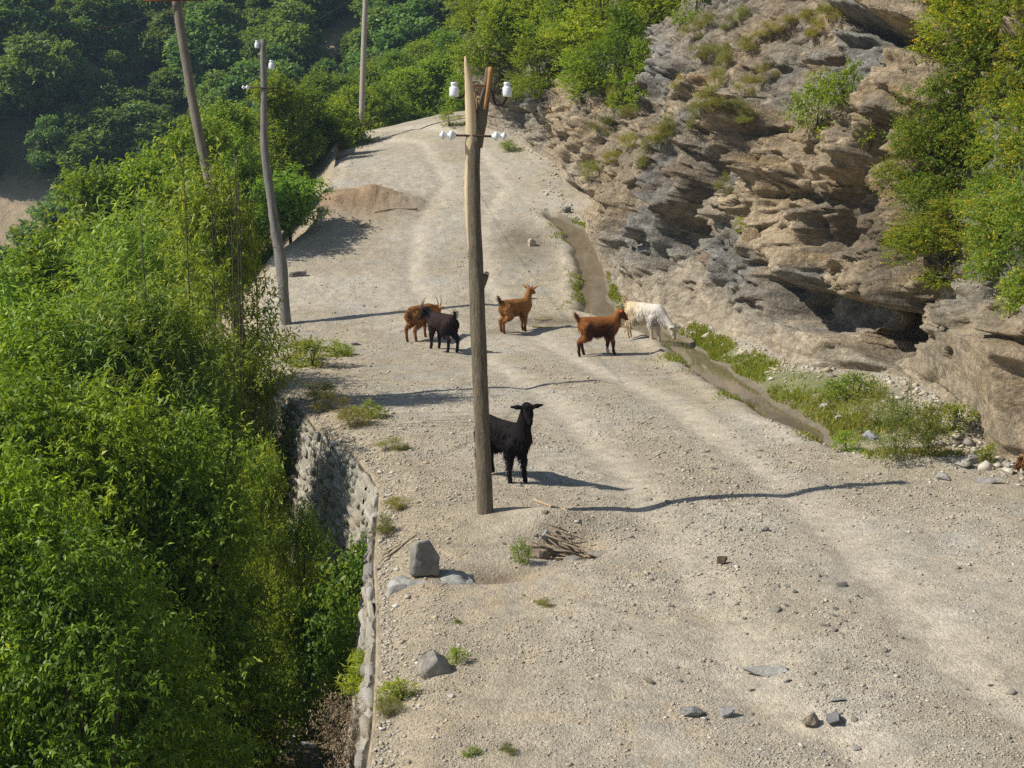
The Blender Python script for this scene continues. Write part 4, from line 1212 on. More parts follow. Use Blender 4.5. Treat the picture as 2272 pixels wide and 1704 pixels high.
# the two prongs of the split head
pr = resample(pole_frame([(1056, 325), (1066, 275), (1074, 230), (1080, 195), (1084, 172), (1086, 152)], pdep), 14)
V, F = tube(pr - R0, np.linspace(15, 8.5, 14) * px2m, 12, wob=.10, seed=5)
mk('prong', V, F, M['polewood'], root, smooth_shade=True)
pr2 = pr + np.array([3.5 * px2m, -.055, .01]); 
V, F = tube(pr2[6:] - R0, np.linspace(4, 5.5, 8) * px2m, 7, wob=.15, seed=6)
o = mk('split_wood', V, F, M['orangewood'], root, smooth_shade=True); o['label'] = 'torn orange face of the right prong'
lp = resample(pole_frame([(1047, 345), (1046, 300), (1045, 255), (1043, 215), (1041, 180), (1036, 150), (1033, 126)], pdep), 18)
V, F = tube(lp - R0, np.array([14, 14, 14, 13.5, 13, 12.5, 12, 12, 11.5, 11, 10.5, 10, 9, 8, 7, 5.5, 4, 1.5]) * px2m, 8, wob=.08, seed=8)
V[:, 1] = (V[:, 1] - (lp[0, 1] - R0[1])) * .55 + (lp[0, 1] - R0[1]) - .03
o = mk('split_wood', V, F, M['rawwood'], root, smooth_shade=True); o['label'] = 'pale split sliver pointing up on the left'
st = resample(pole_frame([(1040, 330), (1037.5, 400), (1038, 470), (1041, 540), (1045, 592)], pdep), 20)
V, F = tube(st - R0 + np.array([0, -.02, 0]), np.concatenate([np.linspace(7, 6, 12), np.linspace(6, 1, 8)]) * px2m, 8, wob=.12, seed=9)
o = mk('bare_strip', V, F, M['rawwood'], root, smooth_shade=True); o['label'] = 'pale strip where the bark has torn off'
for i, (a, b, c, d, w) in enumerate([(1055, 290, 1052, 205, 5), (1060, 280, 1058, 215, 4), (1052, 260, 1050, 195, 5), (1064, 270, 1066, 225, 4)]):
    q = resample(pole_frame([(a, b), ((a + c) / 2 + 2, (b + d) / 2), (c, d)], pdep - .02 + .02 * i), 6)
    V, F = tube(q - R0, np.linspace(w, w * .35, 6) * px2m, 6, wob=.25, seed=20 + i)
    mk('splinter', V, F, M['orangewood'], root, smooth_shade=True)
kn = resample(pole_frame([(1066, 636), (1074, 620), (1079, 609)], pdep), 6)
V, F = tube(kn - R0, np.array([10, 9, 8.5, 8, 7.5, 6.5]) * px2m, 10, wob=.1, seed=11)
o = mk('branch_stub', V, F, M['polewood'], root, smooth_shade=True)
q = W(1080, 607, pdep) - R0
V, F = tube(np.array([q, q + np.array([.006, -.004, .012])]), [6.2 * px2m, 5 * px2m], 10)
mk('stub_cut', V, F, M['rawwood'], o)

def bell(px, py_bottom, scale=1.0, par=None, base=None, dep=None):
    p = W(px, py_bottom, dep) - base
    o = mk('insulator', BELL[0] * scale + p, BELL[1], M['porcelain'], par, smooth_shade=True)
    return o
def px_tube(name, pts, r, mat, par, base, dep, n=14, sides=8):
    q = resample(pole_frame(pts, dep), n)
    V, F = tube(q - base, r, sides)
    return mk(name, V, F, mat, par, smooth_shade=True)
# upper insulators on bent iron hooks
def fit(h_px, dep): return h_px / FPX * dep / .145
b1 = bell(1008, 215, fit(32, pdep), root, R0, pdep); b2 = bell(1125, 215, fit(32, pdep), root, R0, pdep)
px_tube('hook', [(1045, 190), (1034, 194), (1032, 206), (1029, 217), (1020, 220), (1012, 216), (1008, 206)], 2.6 * px2m, M['iron'], root, R0, pdep)
px_tube('hook', [(1080, 196), (1090, 197), (1095, 206), (1095, 220), (1097, 232), (1106, 237), (1116, 234), (1122, 225), (1125, 208)], 2.8 * px2m, M['iron'], root, R0, pdep, 18)
px_tube('tie_bar', [(1048, 190), (1060, 188), (1082, 191)], 1.8 * px2m, M['rust'], root, R0, pdep - .03, 4)
# lower iron arm with a pair of round insulators at each end
px_tube('cross_arm', [(1004, 300), (1050, 301), (1104, 303)], 2.6 * px2m, M['iron'], root, R0, pdep - .07, 5)
px_tube('brace', [(1033, 298), (1040, 275), (1044, 262)], 1.5 * px2m, M['iron'], root, R0, pdep - .02, 4)
px_tube('brace', [(1074, 302), (1068, 290), (1062, 282)], 1.8 * px2m, M['iron'], root, R0, pdep - .06, 4)
DISC = lathe([(.001, .026), (.018, .026), (.024, .018), (.026, .008), (.045, .006), (.052, -.006), (.050, -.02), (.036, -.036), (.026, -.044), (.02, -.06), (.001, -.06)])
def spool(px, py, sgn, par, base, dep, h_px):
    s = h_px / FPX * dep / .104
    V = DISC[0][:, [2, 1, 0]] * np.array([sgn, 1, 1]) * s
    p = W(px, py, dep) - base
    F = DISC[1]
    o = mk('insulator', V + p, F, M['porcelain'], par, smooth_shade=True)
    V2 = DISC[0][:, [2, 1, 0]] * np.array([sgn, 1, 1]) * s * .82
    mk('cap', V2 + p + np.array([sgn * .085 * s, 0, 0]), F, M['porcelain'], o, smooth_shade=True)
    return o
spool(999, 300, -1, root, R0, pdep - .07, 23); spool(1103, 302, 1, root, R0, pdep - .07, 21)
tag(root, 'split and broken wooden telegraph pole with four white insulators in the foreground', 'utility pole')

# crooked grey pole on the left verge
q0 = hit(634, 718); dep2 = float(project(q0)[2]); m2 = dep2 / FPX
root = empty('crooked_telegraph_pole', q0); R0 = np.array(root.location)
cp = [(636, 735), (632, 690), (628, 630), (625, 585), (617, 545), (608, 500), (602, 440), (592, 380), (586, 330), (585, 280), (586, 210), (585, 150), (583, 110), (583, 88)]
wp = [24, 23, 22, 26, 25, 21, 19, 18, 17, 16, 15, 14, 13.5, 12]
sp = resample(pole_frame(cp, dep2), 44)
V, F = tube(sp - R0, np.interp(np.linspace(0, 1, 44), np.linspace(0, 1, 14), wp) / 2 * m2, 12, wob=.10, seed=13)
mk('shaft', V, F, M['greywood'], root, smooth_shade=True)
bell(571, 107, fit(17, dep2), root, R0, dep2); bell(603, 154, fit(20, dep2), root, R0, dep2)
px_tube('hook', [(584, 112), (577, 114), (572, 112), (571, 104)], 1.6 * m2, M['iron'], root, R0, dep2, 8)
px_tube('hook', [(586, 132), (592, 134), (594, 152), (599, 157), (603, 150)], 1.6 * m2, M['iron'], root, R0, dep2, 8)
px_tube('cross_arm', [(548, 194), (586, 195), (622, 196)], 1.5 * m2, M['iron'], root, R0, dep2 - .08, 4)
spool(548, 194, -1, root, R0, dep2 - .08, 11)
tag(root, 'crooked weathered grey pole with white insulators on the left verge', 'utility pole')

# leaning pole rising out of the thicket
dep3 = 20.3; m3 = dep3 / FPX
cp = [(575, 960), (545, 800), (505, 610), (488, 515), (462, 400), (438, 285), (424, 205), (408, 110), (396, 40), (388, -20), (384, -50)]
sp = resample(pole_frame(cp, dep3), 30)
zb = float(ravine_z(sp[:1, 0], sp[:1, 1])[0])
root = empty('leaning_pole', (sp[0, 0], sp[0, 1], zb)); R0 = np.array(root.location)
sp = np.concatenate([[[sp[0, 0] + .05, sp[0, 1], zb - .3]], sp]) if zb < sp[0, 2] else sp
V, F = tube(sp - R0, np.linspace(25, 19, len(sp)) / 2 * m3, 12, wob=.05, seed=15)
mk('shaft', V, F, M['dustywood'], root, smooth_shade=True)
a, b = W(318, 1, dep3 - .1), W(462, -2, dep3 - .1)
V, F = tube(np.array([a, (a + b) / 2, b]) - R0, 3.0 * m3, 6)
mk('cross_arm', V, F, M['rust'], root)
tag(root, 'tall brown pole leaning left out of the thicket with a rusty cross arm', 'utility pole')

# straight pole at the far bend
q0 = hit(803, 273); dep4 = float(project(q0)[2]); m4 = dep4 / FPX
root = empty('straight_pole', q0); R0 = np.array(root.location)
sp = resample(pole_frame([(802, 285), (804, 200), (807, 100), (811, 0), (814, -90), (816, -160)], dep4), 16)
V, F = tube(sp - R0, np.linspace(13.5, 10, 16) / 2 * m4, 12)
mk('shaft', V, F, M['concrete_pole'], root, smooth_shade=True)
a, b = W(790, -130, dep4), W(840, -130, dep4)
V, F = tube(np.array([a, b]) - R0, 1.5 * m4, 6); mk('cross_arm', V, F, M['iron'], root)
tag(root, 'straight pale pole at the left edge of the far bend', 'utility pole')

def wire(pts, label, r=.006, sag_n=30):
    """pts: (px, py, depth)"""
    P = np.array([W(*p) for p in pts])
    Q = resample(P, sag_n)
    V, F = tube(Q, r, 5)
    o = mk('wire', V, F, M['wire'], smooth_shade=True)
    return tag(o, label, 'wire', 'overhead wires')
wire([(-80, 55, 15), (60, 66, 16), (160, 67, 17), (240, 61, 18), (300, 49, 19), (360, 26, 20), (412, 0, 20.3)], 'sagging overhead wire ending at the leaning pole')
wire([(-80, 8, 15), (40, 13, 16), (120, 11, 17), (200, 5, 18.5), (260, -4, 19.5)], 'upper overhead wire across the top left corner')
wire([(470, -20, 20.3), (510, 15, 24), (560, 40, 28), (620, 52, 33), (700, 48, 40), (812, -20, 52)], 'thin wire from the leaning pole towards the far straight pole')
# ------------------------------------------------------------------ goats
def surface_nets(f, org, h):
    """mesh of the zero level of a field sampled on a grid"""
    nx, ny, nz = f.shape
    s = f < 0
    corners = [(a, b, c) for a in (0, 1) for b in (0, 1) for c in (0, 1)]
    S = [s[a:nx - 1 + a, b:ny - 1 + b, c:nz - 1 + c] for a, b, c in corners]
    cnt = sum(x.astype(np.int8) for x in S)
    act = (cnt > 0) & (cnt < 8)
    idx = np.full(act.shape, -1, np.int64)
    I = np.argwhere(act); idx[act] = np.arange(len(I))
    acc = np.zeros((len(I), 3)); w = np.zeros(len(I))
    val = {c: f[I[:, 0] + c[0], I[:, 1] + c[1], I[:, 2] + c[2]] for c in corners}
    for a in corners:
        for ax in range(3):
            if a[ax]: continue
            b = list(a); b[ax] = 1; b = tuple(b)
            va, vb = val[a], val[b]
            m = (va < 0) != (vb < 0)
            t = np.where(m, va / np.where(va - vb == 0, 1e-9, va - vb), 0)
            p = np.tile(np.array(a, float), (len(I), 1)); p[:, ax] += t
            acc += p * m[:, None]; w += m
    V = org + h * (I + acc / np.maximum(w, 1)[:, None])
    F = []
    for ax in range(3):
        o = [d for d in range(3) if d != ax]
        sl0 = [slice(None)] * 3; sl1 = [slice(None)] * 3
        sl0[ax] = slice(0, -1); sl1[ax] = slice(1, None)
        e = s[tuple(sl0)] != s[tuple(sl1)]
        E = np.argwhere(e)
        lim = np.array(act.shape)
        ok = (E[:, o[0]] > 0) & (E[:, o[1]] > 0) & (E[:, o[0]] < lim[o[0]]) & (E[:, o[1]] < lim[o[1]])
        E = E[ok]
        q = []
        for d0, d1 in ((-1, -1), (0, -1), (0, 0), (-1, 0)):
            c = E.copy(); c[:, o[0]] += d0; c[:, o[1]] += d1
            q.append(idx[c[:, 0], c[:, 1], c[:, 2]])
        q = np.stack(q, 1)
        ins = s[E[:, 0], E[:, 1], E[:, 2]]
        flip = ins if ax != 1 else ~ins
        q = np.where(flip[:, None], q, q[:, ::-1])
        F.append(q)
    return V, np.concatenate(F)

def sd_cone(P, a, ra, b, rb, sq=None):
    a = np.asarray(a, float); b = np.asarray(b, float); ab = b - a
    t = np.clip(((P - a) @ ab) / (ab @ ab + 1e-9), 0, 1)
    d = P - a - t[..., None] * ab
    if sq is not None: d = d * sq
    return np.sqrt((d * d).sum(-1)) - (ra + (rb - ra) * t)
def smin(a, b, k):
    h = np.clip(.5 + .5 * (b - a) / k, 0, 1)
    return b + (a - b) * h - k * h * (1 - h)

M['fur'] = mat_attr('goat_fur', noise_scale=35, noise_amt=.3, bump_scale=80, bump=.5, bump_dist=.012, rough=.85, spec=.12, stretch=(1, 1, .35))
M['horn'] = mat_attr('goat_horn', noise_scale=60, noise_amt=.25, bump_scale=90, bump=.4, bump_dist=.004, base=(.10, .085, .07), rough=.5, spec=.4)
M['eye'] = mat_attr('goat_eye', bump=0, noise_amt=.05, base=(.03, .02, .01), rough=.1, spec=.6)

def goat(px, py, heading, scale, colour, label, neck=(.47, 0, .84), head_yaw=0.0, head_pitch=-35.0, step=(0, 0, 0, 0), shag=.065, horns=True, tail='up', beard=False, ear=.0, hornlen=.22, lying=False, at=None, fat=1.0, hair=7000, seed=1, horn_up=.6, lift=.22):
    r = np.random.default_rng(seed)
    yaw, pit = math.radians(head_yaw), math.radians(head_pitch)
    hd = np.array([math.cos(pit) * math.cos(yaw), math.cos(pit) * math.sin(yaw), math.sin(pit)])
    side = np.array([-math.sin(yaw), math.cos(yaw), 0.0])
    hup = np.cross(hd, side)
    hb = np.asarray(neck, float)
    zoff = -.30 if lying else 0
    h = .0155
    lo = np.array([-.62, -.36, -.04]); hi = np.array([1.0, .36, 1.12])
    hi[0] = max(.75, hb[0] + .35); lo[1] = min(-.3, hb[1] + min(0, hd[1] * .3) - .2); hi[1] = max(.3, hb[1] + max(0, hd[1] * .3) + .2)
    n = np.ceil((hi - lo) / h).astype(int)
    g = np.stack(np.meshgrid(*[lo[i] + h * np.arange(n[i]) for i in range(3)], indexing='ij'), -1)
    T = np.array([0, 0, zoff])
    sq = np.array([1, 1.12 / fat, .96])
    body = sd_cone(g, T + (.22, 0, .56), .148, T + (-.02, 0, .545), .158 * fat, sq)
    body = smin(body, sd_cone(g, T + (-.02, 0, .545), .158 * fat, T + (-.27, 0, .595), .128, sq), .05)
    body = smin(body, sd_cone(g, T + (.27, 0, .60), .105, T + (-.30, 0, .645), .075), .06)      # spine
    body = smin(body, sd_cone(g, T + (.28, 0, .50), .115, T + (.36, 0, .56), .085), .05)          # brisket
    nb = T + np.array([.32, 0, .60])
    hbT = hb + (T if lying else 0)
    body = smin(body, sd_cone(g, nb, .108, hbT - hd * .02, .066, np.array([1, 1.15, 1])), .07)
    # head: skull, cheeks, muzzle, jaw
    sk = sd_cone(g, hbT, .066, hbT + hd * .07, .058)
    sk = smin(sk, sd_cone(g, hbT + hd * .05, .054, hbT + hd * .185 - hup * .012, .033), .03)
    sk = smin(sk, sd_cone(g, hbT + hd * .03 - hup * .045, .035, hbT + hd * .165 - hup * .03, .022), .025)
    body = smin(body, sk, .03)
    for sgn in (-1, 1):   # ears
        e0 = hbT + hup * .02 + side * sgn * .045 - hd * .01
        e1 = e0 + side * sgn * .15 + hup * (.02 + ear) - hd * .02
        body = smin(body, sd_cone(g, e0, .021, (e0 + e1) / 2, .03, np.array([1.0, 1, 1])), .012)
        body = smin(body, sd_cone(g, (e0 + e1) / 2, .028, e1, .015), .01)
    legs = []
    if not lying:
        for i, sgn in enumerate((1, -1)):
            s = step[i]
            pts = [((.235, .085 * sgn, .47), .085), ((.22 + s * .35, .088 * sgn, .375), .056), ((.245 + s * .75, .085 * sgn, .235), .036), ((.24 + s, .083 * sgn, .08), .0245), ((.262 + s * 1.05, .083 * sgn, .012), .031)]
            legs.append(pts)
            s = step[2 + i]
            pts = [((-.265, .075 * sgn, .54), .115), ((-.20 + s * .3, .095 * sgn, .40), .082), ((-.36 + s * .75, .09 * sgn, .265), .036), ((-.345 + s, .088 * sgn, .085), .0255), ((-.325 + s * 1.05, .088 * sgn, .012), .031)]
            legs.append(pts)
    else:
        for sgn in (1, -1):
            legs.append([((.24, .10 * sgn, .20), .08), ((.34, .14 * sgn, .06), .045), ((.20, .17 * sgn, .035), .03)])
            legs.append([((-.24, .10 * sgn, .22), .12), ((-.10, .19 * sgn, .09), .075), ((-.26, .21 * sgn, .04), .035), ((-.10, .23 * sgn, .03), .028)])
    for pts in legs:
        for (a, ra), (b, rb) in zip(pts[:-1], pts[1:]):
            body = smin(body, sd_cone(g, a, ra, b, rb), .028)
    tb = T + np.array([-.385, 0, .655])
    te = tb + (np.array([-.06, .01, .14]) if tail == 'up' else np.array([-.05, 0, -.15]))
    body = smin(body, sd_cone(g, tb + (.03, 0, 0), .034, te, .02), .03)
    V, F = surface_nets(body, lo, h)
    for _ in range(1):
        pass
    V = V + (.005 * fbm(V * 14, 3, seed))[:, None] * unit(V - np.array([0, 0, .5]))
    V[:, 2] = np.maximum(V[:, 2], -.01)
    col = colour(V, r, hbT, hd, T)
    # normals
    A = V[F[:, 0]]; fn = np.cross(V[F[:, 2]] - A, V[F[:, 3]] - V[F[:, 1]])
    vn = np.zeros_like(V)
    for k in range(4): np.add.at(vn, F[:, k], fn)
    vn = unit(vn)
    name = 'goat'
    p = hit(px, py) if at is None else at
    root = empty(name, (p[0], p[1], float(road_z(np.array([p[0]]), np.array([p[1]]))[0])), math.radians(heading), scale)
    mk('body', V, F, M['fur'], root, col=col, smooth_shade=True)
    # shaggy coat: locks of hair hanging from flank, thigh, neck
    z = V[:, 2] - zoff
    dh = np.linalg.norm(V - (hbT + hd * .08), axis=1)
    wgt = smooth(.26, .36, z) * smooth(.26, .31, dh) + .2 * smooth(.1, .2, z) * smooth(.13, .16, dh) * (z < .5)
    wgt = wgt / wgt.sum()
    k = r.choice(len(V), hair, p=wgt)
    C = V[k] + r.normal(0, .006, (hair, 3)) - vn[k] * .012
    D = vn[k] * lift + np.array([-.25, 0, -.95]) * (.7 + .3 * r.random((hair, 1))) + .10 * r.normal(size=(hair, 3))
    D = np.where((vn[k][:, 2:3] > .6), D * np.array([1.6, 1, .35]) + np.array([-.3, 0, 0]), D)
    ln = shag * (.45 + .75 * r.random(hair)) * np.where(z[k] < .4, 1.15, 1.0)
    # tail brush, beard and forelock
    m = 130
    Ct = tb + (te - tb) * r.random((m, 1)) + r.normal(0, .012, (m, 3)); Dt = (te - tb) * 3 + r.normal(0, .35, (m, 3)) + np.array([-.4, 0, -.1])
    C = np.concatenate([C, Ct]); D = np.concatenate([D, Dt]); ln = np.concatenate([ln, .07 + .05 * r.random(m)])
    kk = np.concatenate([k, np.full(m, np.argmin(np.linalg.norm(V - (tb + te) / 2, axis=1)))])
    if beard:
        m = 70
        q = hbT + hd * .14 - hup * .045
        C = np.concatenate([C, q + r.normal(0, .010, (m, 3))]); D = np.concatenate([D, np.array([0, 0, -1.0]) + .12 * r.normal(size=(m, 3))]); ln = np.concatenate([ln, .08 + .05 * r.random(m)])
        kk = np.concatenate([kk, np.full(m, np.argmin(np.linalg.norm(V - q, axis=1)))])
        m = 110
        q = hbT + hup * .06 + hd * .01
        C = np.concatenate([C, q + side * r.normal(0, .03, (m, 1)) + hd * r.normal(0, .02, (m, 1))]); D = np.concatenate([D, hup * .5 + r.normal(size=(m, 3)) * .6 + hd * .5]); ln = np.concatenate([ln, .03 + .03 * r.random(m)])
        kk = np.concatenate([kk, np.full(m, np.argmin(np.linalg.norm(V - q, axis=1)))])
    nn = len(C)
    hc = col[kk] * (.6 + .9 * r.random((nn, 1)))
    HV, HF, HC = leaves_mesh(C, D, unit(vn[kk] + .2 * r.normal(size=(nn, 3))), ln, (.007 + .004 * r.random(nn)), hc, fold=.05)
    mk('coat', HV, HF, M['fur'], root, col=HC)
    if horns:
        for sgn in (-1, 1):
            y = np.linspace(0, 1, 9)[:, None]
            b = hbT + hup * .05 + side * sgn * .028 + hd * .01
            pth = b + hup * horn_up * hornlen * np.sin(y * 1.4) - hd * hornlen * (1 - np.cos(y * 1.5)) * .95 + side * sgn * .055 * y ** 1.5
            tv, tf = tube(pth, .018 * (1 - .8 * y[:, 0]), 7, wob=.05)
            mk('horn', tv, tf, M['horn'], root, smooth_shade=True)
    for sgn in (-1, 1):
        e = hbT + hd * .065 + side * sgn * .049 + hup * .016
        mk('eye', ICO_V * .0095 + e, ICO_F, M['eye'], root, smooth_shade=True)
    return tag(root, label, 'goat', 'goats on the dirt road')

def c_black(V, r, hb, hd, T):
    n = fbm(V * 6, 3, 801)[:, None]
    c = np.array([.012, .0095, .0095]) * (1 + .5 * n)
    return np.clip(c, .003, .1)
def c_blackbrown(V, r, hb, hd, T):
    n = fbm(V * 5, 3, 803)[:, None]
    c = np.array([.030, .018, .017]) + np.array([.016, .006, .004]) * n
    leg = smooth(.34, .2, V[:, 2])[:, None]
    dh = smooth(.22, .1, np.linalg.norm(V - hb, axis=1))[:, None]
    return np.clip(c + (np.array([.012, .011, .012]) - c) * np.maximum(leg, dh), .004, .2)
def c_orange(V, r, hb, hd, T):
    n = fbm(V * 7, 3, 805)[:, None]
    c = np.array([.30, .135, .040]) * (1 + .4 * n)
    sp = (smooth(.07, .0, np.abs(V[:, 1])) * smooth(.58, .68, V[:, 2]))[:, None]
    c = c + (np.array([.19, .075, .025]) - c) * sp * .5
    leg = smooth(.22, .10, V[:, 2])[:, None]
    c = c + (np.array([.11, .045, .02]) - c) * leg * .7
    rump = smooth(-.36, -.44, V[:, 0])[:, None]
    return np.clip(c + (np.array([.10, .035, .015]) - c) * rump * .8, .01, .5)
def c_russet(V, r, hb, hd, T):
    n = fbm(V * 6, 3, 807)[:, None]
    c = np.array([.27, .100, .026]) * (1 + .4 * n)
    flank = (smooth(.64, .56, V[:, 2] + .04 * n[:, 0]) * smooth(.33, .22, V[:, 0]) * smooth(-.36, -.26, V[:, 0]) * smooth(.30, .38, V[:, 2]))[:, None]
    c = c + (np.array([.075, .026, .013]) - c) * flank
    leg = smooth(.30, .22, V[:, 2])[:, None]
    c = c + (np.array([.05, .022, .013]) - c) * leg
    dh = smooth(.20, .09, np.linalg.norm(V - hb - hd * .12, axis=1))[:, None]
    c = c + (np.array([.07, .025, .015]) - c) * dh * .8
    sock = (smooth(.13, .09, V[:, 2]) * (V[:, 0] > .1) * (V[:, 1] > 0))[:, None]
    return np.clip(c + (np.array([.6, .57, .52]) - c) * sock, .008, .7)
def c_white(V, r, hb, hd, T):
    n = fbm(V * 5, 3, 809)[:, None]
    c = np.array([.64, .57, .46]) * (1 + .12 * n)
    back = smooth(.0, -.3, V[:, 0])[:, None]
    c = c + (np.array([.58, .42, .22]) - c) * back * .75
    fr = smooth(.05, .3, V[:, 0])[:, None]
    c = c + (np.array([.66, .60, .54]) - c) * fr
    nose = smooth(.09, .03, np.linalg.norm(V - hb - hd * .19, axis=1))[:, None]
    c = c + (np.array([.45, .28, .22]) - c) * nose * .7
    leg = smooth(.32, .2, V[:, 2])[:, None]
    return np.clip(c + (np.array([.60, .48, .33]) - c) * leg * .6, .05, .8)

goat(1118, 1066, -48, .98, c_black, 'black goat with beard behind the broken pole, looking at the camera', neck=(.43, -.02, .93), head_yaw=-24, head_pitch=-46, horns=False, beard=True, tail='down', shag=.085, lift=.32, hornlen=.10, ear=-.02, step=(.03, -.05, .02, 0), seed=11, hair=8000, fat=.76)
goat(982, 779, 128, 1.02, c_blackbrown, 'dark brown-black horned goat with raised tail butting the red one', neck=(.43, .10, .73), head_yaw=38, head_pitch=-48, hornlen=.26, tail='up', step=(.02, -.02, .03, -.03), seed=12, horn_up=.5)
goat(934, 752, 58, 1.0, c_orange, 'red-brown goat half hidden behind the black horned one', neck=(.50, -.06, .60), head_yaw=-10, head_pitch=-55, tail='down', step=(.02, -.03, -.03, .04), seed=13)
goat(1143, 733, 38, .98, c_orange, 'light orange goat facing away with pricked ears by the puddle', neck=(.42, 0, .89), head_yaw=18, head_pitch=-20, hornlen=.10, ear=.06, tail='up', step=(.02, -.03, .02, -.04), seed=14, shag=.055)
goat(1327, 787, 14, 1.02, c_russet, 'russet goat with dark flank and one white foot left of the white goat', neck=(.44, .02, .80), head_yaw=-8, head_pitch=-42, hornlen=.10, ear=.0, tail='up', step=(-.03, .04, .06, -.07), seed=15, fat=1.06)
goat(1428, 757, -34, 1.04, c_white, 'white goat with cream hindquarters drinking from the ditch', neck=(.64, .0, .26), head_yaw=-4, head_pitch=-72, horns=False, ear=.02, tail='up', step=(.05, -.03, -.02, .03), seed=16, shag=.09, lift=.3, fat=1.04)
goat(2345, 1078, -12, 1.0, c_orange, 'orange goat lying at the foot of the cliff, cut by the right edge', neck=(.46, 0, .82), head_yaw=10, head_pitch=-30, tail='down', lying=True, seed=17, hornlen=.12)
# ------------------------------------------------------------------ small plants, sticks, grass
def gz(p): return float(ground_z(np.array([p[0]]), np.array([p[1]]))[0])
def ground_plant(key, name, px, py, hpx, wpx_, label, cat, group=None, dz=0.0):
    p = hit(px, py, dz); d = float(project(p)[2])
    H = hpx / FPX * d
    o = grow(key, name, p[0], p[1], gz(p) - .02, H, 1, None, label, cat, group)
    s = wpx_ / FPX * d / 2 / PROTO[key][3]
    o.scale = (s, s, H / PROTO[key][2])
    return o
gp = ground_plant
gp('shrub0', 'verge_weed', 690, 815, 62, 140, 'green weeds on the verge above the wall, left clump', 'weed')
gp('shrub1', 'verge_weed', 640, 800, 55, 110, 'green weeds on the verge below the crooked pole', 'weed')
gp('shrub2', 'verge_weed', 745, 790, 40, 70, 'small green weeds beside the pale verge rock', 'weed')
gp('drygrass1', 'dry_grass_clump', 715, 880, 36, 90, 'rust-brown dry grass on top of the far wall', 'grass clump')
gp('drygrass0', 'dry_grass_clump', 735, 905, 36, 90, 'rust-brown dry grass at the wall edge, nearer clump', 'grass clump')
gp('drygrass1', 'dry_grass_clump', 780, 945, 46, 110, 'dark dry grass at the wall corner in the shadow', 'grass clump')
gp('shrub2', 'verge_weed', 815, 925, 40, 80, 'dark weed in the long shadow at the wall corner', 'weed')
gp('drygrass0', 'dry_grass_clump', 870, 1000, 26, 80, 'olive grass patch right of the wall corner', 'grass clump')
gp('drygrass1', 'dry_grass_clump', 880, 1120, 36, 70, 'olive grass tuft at the wall edge left of the pole', 'grass clump')
gp('drygrass0', 'dry_grass_clump', 858, 1170, 40, 80, 'olive grass tuft at the wall edge above the sticks', 'grass clump')
gp('shrub1', 'verge_weed', 1158, 1240, 60, 48, 'leafy green weed in the hole beside the brushwood', 'weed')
gp('shrub0', 'verge_weed', 1010, 1470, 42, 60, 'green weed behind the angular grey rock', 'weed')
gp('shrub2', 'verge_weed', 890, 1535, 62, 95, 'bushy green weed at the near wall edge', 'weed')
gp('drygrass1', 'dry_grass_clump', 855, 1560, 50, 80, 'dry grass beside the bushy weed at the near wall edge', 'grass clump')
gp('shrub1', 'verge_weed', 1048, 1675, 24, 44, 'tiny green weed in the lower foreground', 'weed')
gp('drygrass0', 'dry_grass_clump', 1130, 1672, 24, 50, 'tiny rust-tinged grass tuft in the lower foreground', 'grass clump')
gp('drygrass0', 'dry_grass_clump', 1205, 1345, 18, 50, 'faint grass tuft on the gravel below the hole', 'grass clump')
gp('shrub2', 'verge_weed', 1015, 1382, 16, 26, 'small blue-green weed above the angular grey rock', 'weed')
gp('shrub0', 'verge_weed', 1000, 275, 30, 75, 'grass-green weed at the cliff corner by the far bend', 'weed')
gp('shrub1', 'verge_weed', 1130, 332, 22, 60, 'low weeds at the cliff foot by the far bend', 'weed')
gp('shrub0', 'ditch_weed', 1880, 1000, 45, 75, 'leafy green weed in the end of the muddy ditch', 'weed')
for i, (px, py, hp, wp_, lab) in enumerate([(1990, 1030, 130, 150, 'bushy tangle of weeds beyond the ditch end'), (2060, 1025, 110, 140, 'dark weeds at the right end of the grassy bench'), (1930, 960, 90, 130, 'weeds behind the two pale ditch stones'), (2110, 985, 60, 120, 'olive weeds under the right cliff'), (1890, 905, 60, 120, 'low weeds on the bench above the pale stones'), (2195, 1035, 50, 60, 'small weed in the rock gap by the lying goat')]):
    gp(f'bench{i % 2}' if i < 3 else f'shrub{i % 3}', 'bench_weed', px, py, hp, wp_, lab, 'weed', 'weeds on the grassy bench')
M['stalk'] = mat_attr('green_stalk', bump=0, base=(.10, .14, .035), noise_amt=.2)
for i, (px, py, top, lean) in enumerate([(2005, 1000, 835, 4), (2018, 990, 850, -6), (2060, 1000, 890, 2), (1978, 985, 880, -3)]):
    p = hit(px, py); d = float(project(p)[2]); z = gz(p)
    H = (py - top) / FPX * d
    root = empty('tall_weed_stalk', (p[0], p[1], z))
    y = np.linspace(0, 1, 8)
    pth = np.stack([lean / FPX * d * y ** 2, .02 * np.sin(3 * y), H * y], 1)
    V, F = tube(pth, .008 * (1 - .6 * y), 5); mk('stem', V, F, M['stalk'], root)
    r = np.random.default_rng(900 + i); n = 160
    t = r.random(n) ** .8
    C = np.stack([np.interp(t, y, pth[:, k]) for k in range(3)], 1); a = r.random(n) * 6.28
    LV, LF, LC = leaves_mesh(C, np.stack([np.cos(a), np.sin(a), .5 + 0 * a], 1), np.tile([0, 0, 1.0], (n, 1)), (.05 + .05 * r.random(n)) * (1.2 - t), .012, np.array([.11, .15, .035]) * (.7 + .6 * r.random((n, 1))))
    mk('leaves', LV, LF, M['leaf'], root, col=LC)
    tag(root, ['tallest thin weed stalk on the grassy bench', 'tall weed stalk right next to the tallest one', 'thin weed stalk on the right of the bench', 'shorter weed stalk left of the tallest one'][i], 'weed')

